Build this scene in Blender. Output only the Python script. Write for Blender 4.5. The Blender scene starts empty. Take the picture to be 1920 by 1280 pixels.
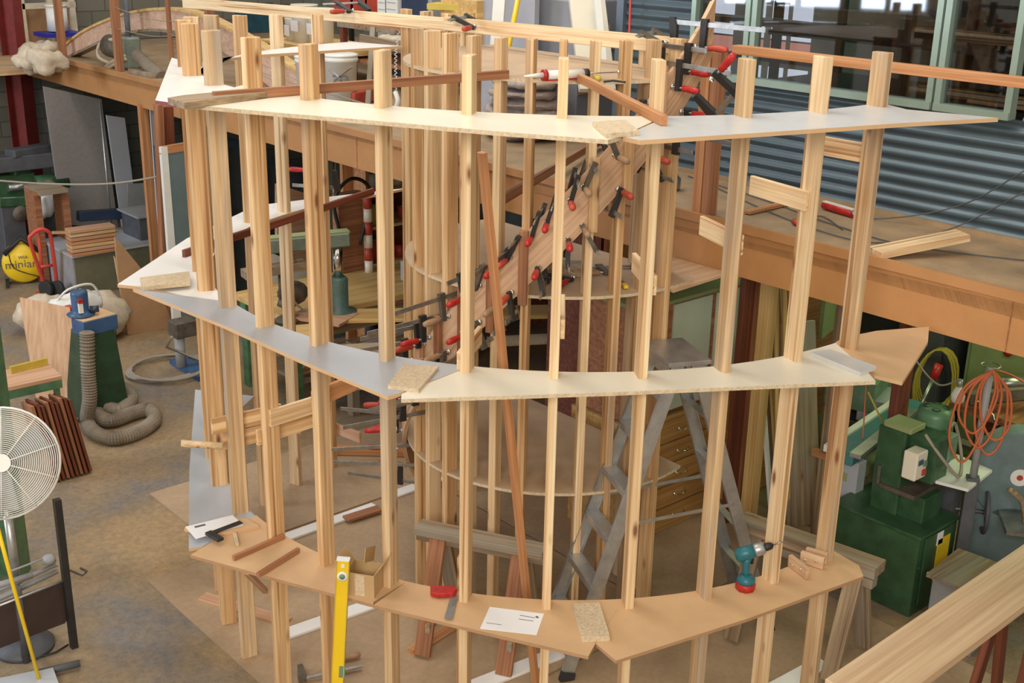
import bpy, bmesh, math, random
from mathutils import Vector, Matrix
random.seed(7)
V=Vector
COL=bpy.context.scene.collection
PI=math.pi
# ---------------------------------------------------------------- camera model (from the vanishing points)
F=2270.; H=4.25
DN=V((-130,6460,F)).normalized(); UP=-DN
YA=V((-1150-960,-190-640,F)); YA=(YA-YA.dot(UP)*UP).normalized()
XA=-YA.cross(UP)
if XA.x<0: XA=-XA
def ray(px,py):
    v=V((px-960,py-640,F)); return V((v.dot(XA),v.dot(YA),v.dot(UP)))
CAMP=V((0,0,H))
def P(px,py,z):
    r=ray(px,py); return CAMP+r*((z-H)/r.z)
def PX(px,py,x):
    r=ray(px,py); return CAMP+r*(x/r.x)
def PY(px,py,y):
    r=ray(px,py); return CAMP+r*(y/r.y)
def PV(px,py,x,y):
    r=ray(px,py); return H+r.z*(x*r.x+y*r.y)/(r.x**2+r.y**2)
cam=bpy.data.cameras.new('camera'); cam.lens=36*F/1920; cam.sensor_width=36; cam.clip_end=200
co=bpy.data.objects.new('camera',cam); COL.objects.link(co)
def cw(v):  # camera-space (right,down,fwd) -> world
    return V((v.dot(XA),v.dot(YA),v.dot(UP)))
right=cw(V((1,0,0))); up=cw(V((0,-1,0))); back=cw(V((0,0,-1)))
co.matrix_world=Matrix(((right.x,up.x,back.x,0),(right.y,up.y,back.y,0),(right.z,up.z,back.z,H),(0,0,0,1)))
bpy.context.scene.camera=co
# ---------------------------------------------------------------- materials
def nt(name):
    m=bpy.data.materials.new(name); m.use_nodes=True; t=m.node_tree
    return m,t,t.nodes['Principled BSDF']
def L(t,a,b): t.links.new(a,b)
def ramp(t,stops):
    r=t.nodes.new('ShaderNodeValToRGB'); e=r.color_ramp.elements
    while len(e)<len(stops): e.new(.5)
    for i,(p,c) in enumerate(stops): e[i].position=p; e[i].color=(*c,1)
    return r
def objvec(t,scale,rnd=True):
    c=t.nodes.new('ShaderNodeTexCoord'); m=t.nodes.new('ShaderNodeMapping'); m.inputs['Scale'].default_value=scale
    if rnd:
        o=t.nodes.new('ShaderNodeObjectInfo'); a=t.nodes.new('ShaderNodeVectorMath'); a.operation='ADD'
        k=t.nodes.new('ShaderNodeMath'); k.operation='MULTIPLY'; k.inputs[1].default_value=57
        L(t,o.outputs['Random'],k.inputs[0]); L(t,k.outputs[0],a.inputs[1]); L(t,c.outputs['Object'],a.inputs[0]); L(t,a.outputs[0],m.inputs[0])
    else: L(t,c.outputs['Object'],m.inputs[0])
    return m.outputs[0]
def noise(t,vec,sc,det=3,rough=.55):
    n=t.nodes.new('ShaderNodeTexNoise'); n.inputs['Scale'].default_value=sc; n.inputs['Detail'].default_value=det; n.inputs['Roughness'].default_value=rough
    L(t,vec,n.inputs['Vector']); return n.outputs['Fac']
def mix(t,fac,a,b,mode='MIX'):
    m=t.nodes.new('ShaderNodeMix'); m.data_type='RGBA'; m.blend_type=mode
    for k,s in ((0,fac),(6,a),(7,b)):
        if isinstance(s,(int,float)): m.inputs[k].default_value=s
        elif isinstance(s,tuple): m.inputs[k].default_value=(*s,1)
        else: L(t,s,m.inputs[k])
    return m.outputs[2]
def wood(name,pale,dark,grey=None,greyamt=.5,knots=True,rough=.6,gs=1.,gax='x'):
    """grain runs along local X"""
    m,t,b=nt(name)
    sc3=(lambda a,b: (a,b,b) if gax=='x' else (b,b,a)); v=objvec(t,sc3(.5*gs,19*gs))
    w=noise(t,v,1.6,4,.6)
    r=ramp(t,[(.3,dark),(.5,tuple((p+d)/2 for p,d in zip(pale,dark))),(.62,pale)]); L(t,w,r.inputs[0]); c=r.outputs[0]
    v2=objvec(t,sc3(1.2*gs,55*gs)); f=noise(t,v2,1.5,2)
    r2=ramp(t,[(.35,(.72,.62,.5)),(.6,(1,1,1))]); L(t,f,r2.inputs[0])
    c=mix(t,.5,c,r2.outputs[0],'MULTIPLY')
    v3=objvec(t,(.45*gs,34*gs,34*gs)); f3=noise(t,v3,1.1,1)
    r3=ramp(t,[(.64,(1,1,1)),(.69,(.5,.34,.2))]); L(t,f3,r3.inputs[0]); c=mix(t,.8 if knots else 0.,c,r3.outputs[0],'MULTIPLY')
    if knots:
        vk=objvec(t,(2.2,7.,7.)); vo=t.nodes.new('ShaderNodeTexVoronoi'); vo.inputs['Scale'].default_value=1.0; L(t,vk,vo.inputs['Vector'])
        rk=ramp(t,[(.05,(1,1,1)),(.085,(.5,.5,.5)),(.14,(0,0,0))]); L(t,vo.outputs['Distance'],rk.inputs[0])
        c=mix(t,rk.outputs[0],c,(.24,.10,.04))
    if grey:
        vg=objvec(t,(.5,5,5)); g=noise(t,vg,1.3,3)
        rg=ramp(t,[(.62-.3*greyamt,(0,0,0)),(.8-.3*greyamt,(.85,.85,.85))]); L(t,g,rg.inputs[0])
        c=mix(t,rg.outputs[0],c,grey)
    # piece to piece tone
    o=t.nodes.new('ShaderNodeObjectInfo'); rr=ramp(t,[(0,(.86,.82,.78)),(1,(1.0,1.0,1.0))]); L(t,o.outputs['Random'],rr.inputs[0])
    c=mix(t,1.,c,rr.outputs[0],'MULTIPLY')
    L(t,c,b.inputs['Base Color']); b.inputs['Roughness'].default_value=rough
    return m
def flat(name,c,rough=.5,metal=0,var=.12,sc=6,c2=None,bump=0,coat=0):
    m,t,b=nt(name); v=objvec(t,(1,1,1),False); n=noise(t,v,sc,4,.65)
    c2=c2 or tuple(x*(1-var*2.2) for x in c)
    r=ramp(t,[(.33,c2),(.62,c)]); L(t,n,r.inputs[0]); L(t,r.outputs[0],b.inputs['Base Color'])
    b.inputs['Roughness'].default_value=rough; b.inputs['Metallic'].default_value=metal; b.inputs['Coat Weight'].default_value=coat
    if bump:
        bp=t.nodes.new('ShaderNodeBump'); bp.inputs['Strength'].default_value=bump; bp.inputs['Distance'].default_value=.01
        n2=noise(t,v,sc*6,3); L(t,n2,bp.inputs['Height']); L(t,bp.outputs[0],b.inputs['Normal'])
    return m
M={}
M['pine']=wood('pine',(.92,.67,.38),(.52,.28,.115),(.42,.38,.33),.08)
M['pine_pale']=wood('pine_pale',(.93,.76,.50),(.72,.47,.25))
M['pine_grey']=wood('pine_weathered',(.84,.64,.40),(.50,.31,.15),(.38,.34,.30),.36)
M['brown']=wood('brown_hardwood',(.50,.24,.12),(.27,.11,.055),knots=False)
M['oregon']=wood('orange_timber',(.72,.38,.18),(.50,.22,.09),knots=False)
M['dark']=wood('dark_red_timber',(.26,.075,.035),(.12,.035,.02),knots=False)
M['oldwood']=wood('old_grey_timber',(.48,.36,.22),(.2,.14,.09),(.33,.31,.26),.6)
M['mdf']=flat('mdf',(.66,.43,.235),.7,var=.05,sc=3)
M['mdfedge']=flat('mdf_brown',(.46,.27,.14),.75,var=.07)
M['chip']=flat('chipboard',(.70,.56,.38),.75,var=.14,sc=60)
M['ply']=wood('plywood',(.74,.52,.33),(.60,.40,.24),knots=False,gs=.5)
M['plypink']=wood('pinkish_plywood',(.70,.44,.29),(.58,.34,.21),knots=False,gs=.35)
M['ribbon']=wood('bending_ply',(.76,.53,.36),(.62,.40,.25),knots=False,gs=.6)
M['cream']=flat('cream_melamine',(.84,.79,.66),.32,var=.03,sc=2)
M['white']=flat('white_melamine',(.88,.88,.88),.3,var=.03,sc=2)
M['bluegrey']=flat('grey_melamine',(.46,.49,.54),.3,var=.04,sc=2)
M['yellowwood']=wood('yellow_plank',(.80,.58,.25),(.62,.38,.13),knots=False,gs=.6)
M['alu']=flat('aluminium',(.55,.56,.56),.38,.75,var=.12,sc=9)
M['steel']=flat('steel',(.42,.42,.40),.35,.85,var=.15,sc=14)
M['chrome']=flat('chrome',(.75,.75,.75),.15,1,var=.02)
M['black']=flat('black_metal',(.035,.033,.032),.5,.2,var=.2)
M['castiron']=flat('dusty_cast_iron',(.16,.13,.10),.6,.3,var=.2,sc=12)
def helixply():
    m,t,b=nt('bending_ply_helix'); c=t.nodes.new('ShaderNodeTexCoord'); s=t.nodes.new('ShaderNodeSeparateXYZ'); L(t,c.outputs['Object'],s.inputs[0])
    def mth(op,a,b_=None):
        n=t.nodes.new('ShaderNodeMath'); n.operation=op
        for i,q in enumerate((a,b_)):
            if q is None: continue
            if isinstance(q,(int,float)): n.inputs[i].default_value=q
            else: L(t,q,n.inputs[i])
        return n.outputs[0]
    ang=mth('ARCTAN2',mth('MULTIPLY',s.outputs[1],-1),mth('MULTIPLY',s.outputs[0],-1)); v=mth('SUBTRACT',s.outputs[2],mth('MULTIPLY',ang,1.083))
    cb=t.nodes.new('ShaderNodeCombineXYZ'); L(t,mth('MULTIPLY',ang,.8),cb.inputs[0]); L(t,mth('MULTIPLY',v,22),cb.inputs[1])
    n1=noise(t,cb.outputs[0],1.2,5,.6); r=ramp(t,[(.35,(.50,.30,.17)),(.62,(.72,.48,.31))]); L(t,n1,r.inputs[0]); L(t,r.outputs[0],b.inputs['Base Color']); b.inputs['Roughness'].default_value=.6; return m
M['helixply']=helixply()
M['discply']=flat('dusty_disc_ply',(.56,.40,.26),.65,var=.10,sc=2.5)
M['plyv']=wood('upright_plywood',(.76,.50,.31),(.62,.38,.22),knots=False,gs=.4,gax='z')
M['saw_green']=flat('faded_grey_green',(.22,.27,.22),.5,var=.15)
M['red']=flat('red_plastic',(.52,.022,.02),.38,var=.15,sc=30)
M['lightgrey']=flat('light_grey_melamine',(.62,.63,.64),.32,var=.04)
M['palearch']=wood('pale_pink_ply',(.78,.58,.46),(.66,.44,.33),knots=False,gs=.3)
M['plankpale']=wood('pale_laminated_timber',(.80,.62,.42),(.64,.45,.29),knots=False,gs=.5)
M['redold']=flat('faded_red',(.52,.07,.04),.45,var=.12)
M['handlewood']=flat('old_handle_wood',(.42,.26,.15),.6,var=.12,sc=20)
M['green']=flat('machine_green',(.045,.12,.055),.4,var=.2,sc=5,coat=.2)
M['greenlt']=flat('pale_machine_green',(.20,.33,.22),.5,var=.15)
M['greenpost']=flat('green_painted_steel',(.10,.24,.12),.5,var=.25,sc=7,c2=(.06,.13,.07))
M['blue']=flat('machine_blue',(.05,.12,.26),.45,var=.15)
M['bluedark']=flat('dark_blue',(.03,.05,.10),.4,var=.1)
M['teal']=flat('tool_teal',(.02,.16,.20),.4,var=.08)
M['bandsaw']=flat('blue_grey_enamel',(.17,.24,.25),.4,var=.1)
M['grey']=flat('grey_paint',(.36,.37,.38),.55,var=.08)
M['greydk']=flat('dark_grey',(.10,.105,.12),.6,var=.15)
M['concretegrey']=flat('grey_board',(.30,.28,.27),.8,var=.06,sc=30)
M['cabgreen']=flat('pale_green_cabinet',(.30,.36,.17),.55,var=.06)
M['plasticwhite']=flat('white_plastic',(.82,.83,.80),.4,var=.03)
M['yellow']=flat('yellow_paint',(.90,.62,.02),.35,var=.04)
M['yellowdusty']=flat('dusty_yellow',(.62,.46,.07),.5,var=.12)
M['hose']=flat('grey_hose',(.27,.22,.16),.7,var=.15)
M['canvas']=flat('cream_canvas',(.66,.56,.42),.85,var=.12,sc=8,bump=.4)
M['card']=flat('cardboard',(.55,.37,.18),.8,var=.06)
M['paper']=flat('paper',(.86,.86,.88),.7,var=.01)
M['ink']=flat('ink',(.12,.12,.14),.6,var=.02)
M['rubber']=flat('black_rubber',(.03,.03,.03),.7,var=.1)
M['tarp']=flat('grey_green_tarp',(.20,.21,.17),.8,var=.15,sc=4,bump=.5)
M['redsteel']=flat('red_oxide_steel',(.24,.035,.03),.5,var=.12)
M['cord_orange']=flat('orange_cord',(.62,.16,.06),.5,var=.05)
M['cord_yellow']=flat('yellow_cord',(.62,.48,.08),.5,var=.05)
M['cord_red']=flat('red_cord',(.70,.08,.06),.5,var=.05)
M['cord_grey']=flat('grey_cord',(.34,.30,.24),.6,var=.05)
M['winframe']=flat('pale_green_aluminium',(.33,.44,.38),.4,.3,var=.04)
M['corr']=flat('blue_grey_corrugated_steel',(.10,.145,.18),.38,.35,var=.08,sc=2)
M['purple']=flat('dark_blue_plastic',(.02,.03,.35),.4)
def brick():
    m,t,b=nt('concrete_blockwork'); v=objvec(t,(1,1,1),False)
    sw=t.nodes.new('ShaderNodeSeparateXYZ'); L(t,v,sw.inputs[0]); cb=t.nodes.new('ShaderNodeCombineXYZ')
    L(t,sw.outputs[0],cb.inputs[0]); L(t,sw.outputs[2],cb.inputs[1])
    k=t.nodes.new('ShaderNodeTexBrick'); L(t,cb.outputs[0],k.inputs['Vector']); k.inputs['Scale'].default_value=1.
    k.inputs['Brick Width'].default_value=.4; k.inputs['Row Height'].default_value=.2; k.inputs['Mortar Size'].default_value=.008
    k.inputs['Color1'].default_value=(.16,.155,.125,1); k.inputs['Color2'].default_value=(.20,.19,.155,1); k.inputs['Mortar'].default_value=(.10,.095,.08,1)
    L(t,k.outputs[0],b.inputs['Base Color']); b.inputs['Roughness'].default_value=.9; return m
M['brick']=brick()
def floorm():
    m,t,b=nt('dusty_concrete'); v=objvec(t,(1,1,1),False)
    n1=noise(t,v,.8,5,.62); r=ramp(t,[(.36,(.215,.195,.18)),(.46,(.28,.215,.14)),(.60,(.38,.265,.14))]); L(t,n1,r.inputs[0])
    n2=noise(t,v,26,5,.75); r2=ramp(t,[(.3,(.62,.6,.58)),(.65,(1.1,1.06,1.02))]); L(t,n2,r2.inputs[0])
    c=mix(t,.8,r.outputs[0],r2.outputs[0],'MULTIPLY')
    L(t,c,b.inputs['Base Color']); b.inputs['Roughness'].default_value=.75; return m
M['floor']=floorm()
def mdffloor():
    m,t,b=nt('dusty_mdf_sheet'); v=objvec(t,(1,1,1),False)
    n1=noise(t,v,1.1,4); r=ramp(t,[(.35,(.36,.25,.155)),(.65,(.49,.35,.215))]); L(t,n1,r.inputs[0])
    n2=noise(t,v,30,3); r2=ramp(t,[(.3,(.88,.88,.88)),(.65,(1,1,1))]); L(t,n2,r2.inputs[0])
    L(t,mix(t,1.,r.outputs[0],r2.outputs[0],'MULTIPLY'),b.inputs['Base Color']); b.inputs['Roughness'].default_value=.6; return m
M['mdffloor']=mdffloor()
def mezzfloor():
    m,t,b=nt('dusty_ply_deck'); v=objvec(t,(1,1,1),False)
    n1=noise(t,v,3,5,.7); r=ramp(t,[(.35,(.28,.20,.12)),(.65,(.42,.29,.165))]); L(t,n1,r.inputs[0])
    L(t,r.outputs[0],b.inputs['Base Color']); b.inputs['Roughness'].default_value=.8; return m
M['deck']=mezzfloor()
def glass():
    m,t,b=nt('window_glass'); t.nodes.remove(b); o=t.nodes['Material Output']
    g=t.nodes.new('ShaderNodeBsdfGlossy'); g.inputs['Roughness'].default_value=.03; g.inputs['Color'].default_value=(.9,.95,1,1)
    tr=t.nodes.new('ShaderNodeBsdfTransparent'); tr.inputs['Color'].default_value=(.75,.75,.75,1)
    mx=t.nodes.new('ShaderNodeMixShader'); mx.inputs[0].default_value=.07; L(t,tr.outputs[0],mx.inputs[1]); L(t,g.outputs[0],mx.inputs[2]); L(t,mx.outputs[0],o.inputs[0]); return m
M['glass']=glass()
def emit(name,c,s):
    m,t,b=nt(name); t.nodes.remove(b); o=t.nodes['Material Output']; e=t.nodes.new('ShaderNodeEmission'); e.inputs[0].default_value=(*c,1); e.inputs[1].default_value=s; L(t,e.outputs[0],o.inputs[0]); return m
M['daylight']=emit('daylit_pane',(.78,.86,1),1.0)
M['tube']=emit('fluorescent_tube',(.80,1,.5),14)
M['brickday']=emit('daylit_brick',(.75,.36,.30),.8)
# ---------------------------------------------------------------- mesh builder
def frame(d,upv=V((0,0,1))):
    d=V(d).normalized()
    if abs(d.dot(upv))>.999: upv=V((1,0,0))
    s=upv.cross(d).normalized(); u=d.cross(s)
    return d,s,u
class MB:
    def __init__(s): s.b=bmesh.new()
    def mesh(s,vs,fs,smooth=False):
        bv=[s.b.verts.new(V(v)) for v in vs]
        for f in fs:
            try:
                q=s.b.faces.new([bv[i] for i in f]); q.smooth=smooth
            except ValueError: pass
        return s
    def box(s,c,size,rz=0,R=None):
        c=V(c); hx,hy,hz=[q/2 for q in size]; R=R or Matrix.Rotation(rz,3,'Z')
        vs=[c+R@V((x*hx,y*hy,z*hz)) for z in (-1,1) for x,y in ((-1,-1),(1,-1),(1,1),(-1,1))]
        return s.mesh(vs,[(3,2,1,0),(4,5,6,7),(0,1,5,4),(1,2,6,5),(2,3,7,6),(3,0,4,7)])
    def bar(s,p,q,w,h,upv=V((0,0,1))):
        p,q=V(p),V(q); d,sd,u=frame(q-p,V(upv)); R=Matrix((d,sd,u)).transposed()
        return s.box((p+q)/2,((q-p).length,w,h),R=R)
    def tube(s,pts,r,n=8,cap=True,closed=False):
        pts=[V(p) for p in pts]; rs=r if isinstance(r,(list,tuple)) else [r]*len(pts); vs=[];fs=[]; N=len(pts)
        prev=None
        for i,p in enumerate(pts):
            if closed: d=pts[(i+1)%N]-pts[i-1]
            else: d=pts[min(i+1,N-1)]-pts[max(i-1,0)]
            if d.length<1e-9: d=V((0,0,1))
            d.normalize()
            if prev is None: u=frame(d)[2]
            else:
                u=prev-prev.dot(d)*d
                u=u.normalized() if u.length>1e-6 else frame(d)[2]
            prev=u; sd=u.cross(d)
            for k in range(n):
                a=2*PI*k/n; vs.append(p+(math.cos(a)*sd+math.sin(a)*u)*rs[i])
        for i in range(N if closed else N-1):
            for k in range(n):
                a=i*n+k;b=i*n+(k+1)%n; c=((i+1)%N)*n+(k+1)%n; e=((i+1)%N)*n+k
                fs.append((a,b,c,e))
        if cap and not closed: fs+= [tuple(range(n))[::-1],tuple(range((N-1)*n,N*n))]
        return s.mesh(vs,fs,True)
    def cyl(s,p,q,r,n=16,r2=None):
        p,q=V(p),V(q); d,sd,u=frame(q-p); r2=r if r2 is None else r2; vs=[]
        for pt,rr in ((p,r),(q,r2)):
            for k in range(n):
                a=2*PI*k/n; vs.append(pt+(math.cos(a)*sd+math.sin(a)*u)*rr)
        bv=[s.b.verts.new(v) for v in vs]
        for k in range(n):
            f=s.b.faces.new((bv[k],bv[(k+1)%n],bv[n+(k+1)%n],bv[n+k])); f.smooth=True
        s.b.faces.new(bv[:n][::-1]); s.b.faces.new(bv[n:]); return s
    def lathe(s,base,prof,n=20,axis=(0,0,1)):
        d,sd,u=frame(axis); base=V(base); pts=[]; vs=[];fs=[]
        for r,z in prof:
            for k in range(n):
                a=2*PI*k/n; vs.append(base+d*z+(math.cos(a)*sd+math.sin(a)*u)*max(r,.0004))
        for i in range(len(prof)-1):
            for k in range(n): fs.append((i*n+k,i*n+(k+1)%n,(i+1)*n+(k+1)%n,(i+1)*n+k))
        fs+=[tuple(range(n))[::-1],tuple(range((len(prof)-1)*n,len(prof)*n))]
        return s.mesh(vs,fs,True)
    def prism(s,poly,z0,z1):
        n=len(poly); vs=[(p[0],p[1],z0) for p in poly]+[(p[0],p[1],z1) for p in poly]
        return s.mesh(vs,[tuple(range(n))[::-1],tuple(range(n,2*n))]+[(i,(i+1)%n,n+(i+1)%n,n+i) for i in range(n)])
    def quadp(s,poly,nrm):   # thick polygon, any plane
        n=len(poly); nrm=V(nrm); vs=[V(p) for p in poly]+[V(p)+nrm for p in poly]
        return s.mesh(vs,[tuple(range(n))[::-1],tuple(range(n,2*n))]+[(i,(i+1)%n,n+(i+1)%n,n+i) for i in range(n)])
    def ball(s,c,r,sx=1,sy=1,sz=1,n=14):
        c=V(c);vs=[];fs=[];m=n//2
        for i in range(1,m):
            t=PI*i/m
            for k in range(n):
                a=2*PI*k/n; vs.append(c+V((r*sx*math.sin(t)*math.cos(a),r*sy*math.sin(t)*math.sin(a),r*sz*math.cos(t))))
        top=len(vs); vs+= [c+V((0,0,r*sz)),c-V((0,0,r*sz))]
        for i in range(m-2):
            for k in range(n): fs.append((i*n+k,(i+1)*n+k,(i+1)*n+(k+1)%n,i*n+(k+1)%n))
        for k in range(n): fs.append((top,k,(k+1)%n)); fs.append((top+1,(m-2)*n+(k+1)%n,(m-2)*n+k))
        return s.mesh(vs,fs,True)
    def flat(s):
        for f in s.b.faces: f.smooth=False
        return s
    def crumple(s,amt,seed=1,cuts=0):
        from mathutils import noise as mn
        if cuts: bmesh.ops.subdivide_edges(s.b,edges=list(s.b.edges),cuts=cuts,use_grid_fill=True)
        s.b.normal_update(); o=V((seed*3.1,seed*1.7,seed))
        for v in s.b.verts: v.co+=v.normal*amt*(mn.noise(v.co*5+o)*.9+mn.noise(v.co*13+o)*.6)
        return s
    def build(s,name,mat,parent=None,origin=None,bevel=0,rot=None):
        bmesh.ops.recalc_face_normals(s.b,faces=s.b.faces)
        if bevel: bmesh.ops.bevel(s.b,geom=list(s.b.edges),offset=bevel,segments=1,affect='EDGES',clamp_overlap=True)
        if origin is None:
            xs=[v.co for v in s.b.verts]
            lo=[min(v[i] for v in xs) for i in range(3)]; hi=[max(v[i] for v in xs) for i in range(3)]
            origin=V(((lo[0]+hi[0])/2,(lo[1]+hi[1])/2,lo[2]))
        origin=V(origin); R=rot or Matrix.Identity(3); Ri=R.inverted()
        for v in s.b.verts: v.co=Ri@(v.co-origin)
        me=bpy.data.meshes.new(name); s.b.to_mesh(me); s.b.free(); me.materials.append(M[mat] if isinstance(mat,str) else mat)
        o=bpy.data.objects.new(name,me); COL.objects.link(o)
        if parent is not None:
            o.parent=parent; base=V((0,0,0)); p=parent
            while p is not None: base+=V(p.location); p=p.parent
            o.matrix_local=Matrix.Translation(origin-base)@R.to_4x4()
        else: o.matrix_world=Matrix.Translation(origin)@R.to_4x4()
        return o
def tag(o,label=None,cat=None,group=None,kind=None):
    if label: o['label']=label
    if cat: o['category']=cat
    if group: o['group']=group
    if kind: o['kind']=kind
    return o
def thing(name,loc,label,cat,group=None):
    o=bpy.data.objects.new(name,None); COL.objects.link(o); o.location=V(loc); o.empty_display_size=.1
    return tag(o,label,cat,group)
def struct(name,mb,mat,parent=None):
    o=mb.build(name,mat,parent)
    if parent is None: o['kind']='structure'
    return o
def plank(name,p,q,w,h,mat,label=None,cat=None,group=None,parent=None,upv=(0,0,1),bevel=.002):
    """timber from p to q; w across, h along upv; local X is the grain"""
    p,q=V(p),V(q); d,s,u=frame(q-p,V(upv)); R=Matrix((d,s,u)).transposed()
    o=MB().bar(p,q,w,h,V(upv)).build(name,mat,parent,origin=p,bevel=bevel,rot=R)
    return tag(o,label,cat,group)
def copy_tree(o,parent=None):
    c=o.copy(); COL.objects.link(c)
    if parent is not None: c.parent=parent
    for ch in [x for x in bpy.data.objects if x.parent==o]: copy_tree(ch,c)
    return c
def ordn(i): return ['first','second','third','fourth','fifth','sixth','seventh','eighth','ninth','tenth','eleventh','twelfth','thirteenth','fourteenth','fifteenth','sixteenth','seventeenth','eighteenth','nineteenth','twentieth'][i]
# ================================================================ SETTING
ZM=2.5; XM=5.8; XW=6.78
struct('floor',MB().box((3,8,-.05),(16,20,.1)),'floor')
struct('wall_back',MB().box((4,16.9,2.6),(14,.2,5.4)),'brick')
struct('wall_far_right',MB().box((10.6,8,2.6),(.2,17.6,5.4)),M['tarp'])
# corrugated wall above the mezzanine, with window openings
def corr(y0,y1,z0,z1):
    b=MB(); n=int((z1-z0)/.0095); vs=[];fs=[]
    for i in range(n+1):
        z=z0+(z1-z0)*i/n; ph=(z%.0762)/.0762; x=XW+.012-.012*math.cos(2*PI*ph)
        vs+=[(x,y0,z),(x,y1,z)]
    for i in range(n): fs.append((2*i,2*i+1,2*i+3,2*i+2))
    b.mesh(vs,fs,True); return b
w=struct('wall_right',corr(1.2,6.46,ZM,3.2),'corr')
struct('trim_1',MB().box((XW-.004,6.49,3.35),(.05,.07,1.7)),flat('blue_grey_flashing',(.13,.17,.22),.4,.3,var=.04))
o=corr(5.80,6.46,3.2,4.3).build('wall_panel','corr',w)
o=corr(1.2,3.3,3.2,4.3).build('wall_panel','corr',w)
struct('trim_2',MB().box((XW-.015,2.4,2.515),(.03,8.1,.03)),'deck')
WZ=3.2
for i,(y0,y1) in enumerate([(5.27,5.78),(3.86,5.25),(3.36,3.84)]):
    e=struct('window_%d'%(i+1),MB().box((XW-.01,(y0+y1)/2,WZ+.02),(.09,y1-y0,.045)).box((XW-.01,y0+.018,WZ+.5),(.07,.04,1.0)).box((XW-.01,y1-.018,WZ+.5),(.07,.04,1.0)).box((XW-.01,(y0+y1)/2,WZ+1.0),(.07,y1-y0,.04)),'winframe')
    MB().box((XW,(y0+y1)/2,WZ+.5),(.006,y1-y0-.07,.94)).build('window_pane','glass',e)
# mezzanine deck and fascia
struct('mezzanine_deck',MB().box((8.2,8.7,ZM-.02),(4.8,16.0,.04)),'deck')
fm=struct('mezzanine_fascia',MB().box((XM+.01,8.7,ZM-.17),(.02,16.0,.30)),flat('fascia_hardboard',(.52,.255,.095),.6,var=.05,sc=4))
MB().box((XM-.012,8.7,ZM-.012),(.028,16.0,.055)).build('nosing_strip',flat('orange_nosing',(.50,.25,.10),.5,var=.06,sc=2),fm)
for y in (2.72,5.9,8.6,12.1): MB().box((XM-.001,y,ZM-.18),(.006,.005,.27)).build('joint','brown',fm)
struct('mezzanine_beam',MB().box((6.0,8.7,2.27),(.09,16.0,.2)),'oldwood')
struct('mezzanine_joists',MB().box((8,8.7,2.42),(4.4,15.8,.1)),'greydk')
# office behind the windows
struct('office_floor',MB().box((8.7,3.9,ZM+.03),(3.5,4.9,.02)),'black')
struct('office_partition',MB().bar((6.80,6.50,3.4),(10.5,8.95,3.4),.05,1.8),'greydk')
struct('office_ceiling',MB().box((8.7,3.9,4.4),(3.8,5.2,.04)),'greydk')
# ceiling-high tube light under the mezzanine (gives the greenish light on the machines)
for ly,lab in ((3.2,'long white batten light under the mezzanine above the machines'),(5.2,'second white batten light under the mezzanine above the cabinets')):
    lt=thing('batten_light',(7.9,ly,2.33),lab,'light'); MB().box((7.9,ly,2.345),(.10,1.25,.05)).build('light_body','plasticwhite',lt); MB().cyl((7.9,ly-.6,2.30),(7.9,ly+.6,2.30),.015,10).build('light_tube','tube',lt)
# red-oxide steel column and green columns at left
c=PX(38,300,4.6)
def ibeam(name,x,y,z0,z1,w,d,mat,label,cat,rz=0):
    R=Matrix.Rotation(rz,3,'Z'); b=MB()
    for s in (-1,1): b.box(V((x,y,(z0+z1)/2))+R@V((0,s*d/2,0)),(w,.012,z1-z0),R=R)
    b.box((x,y,(z0+z1)/2),(.012,d,z1-z0),R=R)
    return tag(b.build(name,mat),label,cat)
ibeam('steel_column',5.75,16.35,0,4.4,.22,.25,'redsteel','dark red painted steel column at the far left end of the mezzanine','column',.5)
struct('trim_3',MB().box((5.0,15.9,2.38),(1.6,1.9,.07)),'pine_grey')
pc=P(22,1080,0); g=ibeam('steel_column',pc.x,pc.y,0,4.2,.20,.18,'greenpost','green steel column behind the white pedestal fan','column',.9)
# ================================================================ FLOOR SHEETS
def sheet(pts,z0,z1,mat,label,group=None,name='floor_sheet',cat='board'):
    return tag(MB().prism(pts,z0,z1).build(name,mat),label,cat,group)
FS='mdf sheets laid under the stair former'
sheet([(2.9,4.42),(5.29,4.42),(5.29,6.91),(2.9,6.91)],.001,.013,'mdffloor','brown mdf sheet on the floor under the left front of the round frame',FS)
sheet([(3.48,6.93),(7.0,6.93),(7.0,8.1),(3.48,8.1)],.001,.015,'mdffloor','brown mdf sheet on the floor at the back left of the round frame',FS)
sheet([(3.9,1.7),(6.3,1.7),(6.3,4.4),(3.9,4.4)],.001,.011,'mdffloor','brown mdf sheet on the floor under the right front of the round frame',FS)
sheet([(5.31,4.42),(7.0,4.42),(7.0,6.91),(5.31,6.91)],.001,.012,'mdffloor','brown mdf sheet on the floor below the chest of drawers and ladder',FS)
# long white strips lying on the sheets
def lay(px1,px2,w,z,th,mat,name,label,cat,group=None):
    a,b=P(*px1,z),P(*px2,z); return plank(name,a+V((0,0,th/2)),b+V((0,0,th/2)),w,th,mat,label,cat,group)
ST='white painted strips lying on the floor'
lay((526,1013),(704,950),.10,.015,.018,'white','white_strip','white painted strip on the floor behind the left studs, upper of two',"strips",)
lay((533,1192),(716,1128),.11,.013,.018,'white','white_strip','white painted strip on the floor beside the yellow level',"strips")
lay((860,1300),(1050,1225),.11,.013,.018,'white','white_strip','white painted strip on the floor below the paper sheet',"strips")
lay((735,930),(850,890),.10,.015,.018,'white','white_strip','white painted strip on the floor at the foot of the inner drum',"strips")
lay((1440,1300),(1545,1243),.11,.011,.018,'white','white_strip','white painted strip on the floor at the bottom right',"strips")
lay((648,975),(712,955),.09,.033,.02,'brown','offcut','brown timber offcut on the floor beside the upper white strip','offcut')
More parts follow.
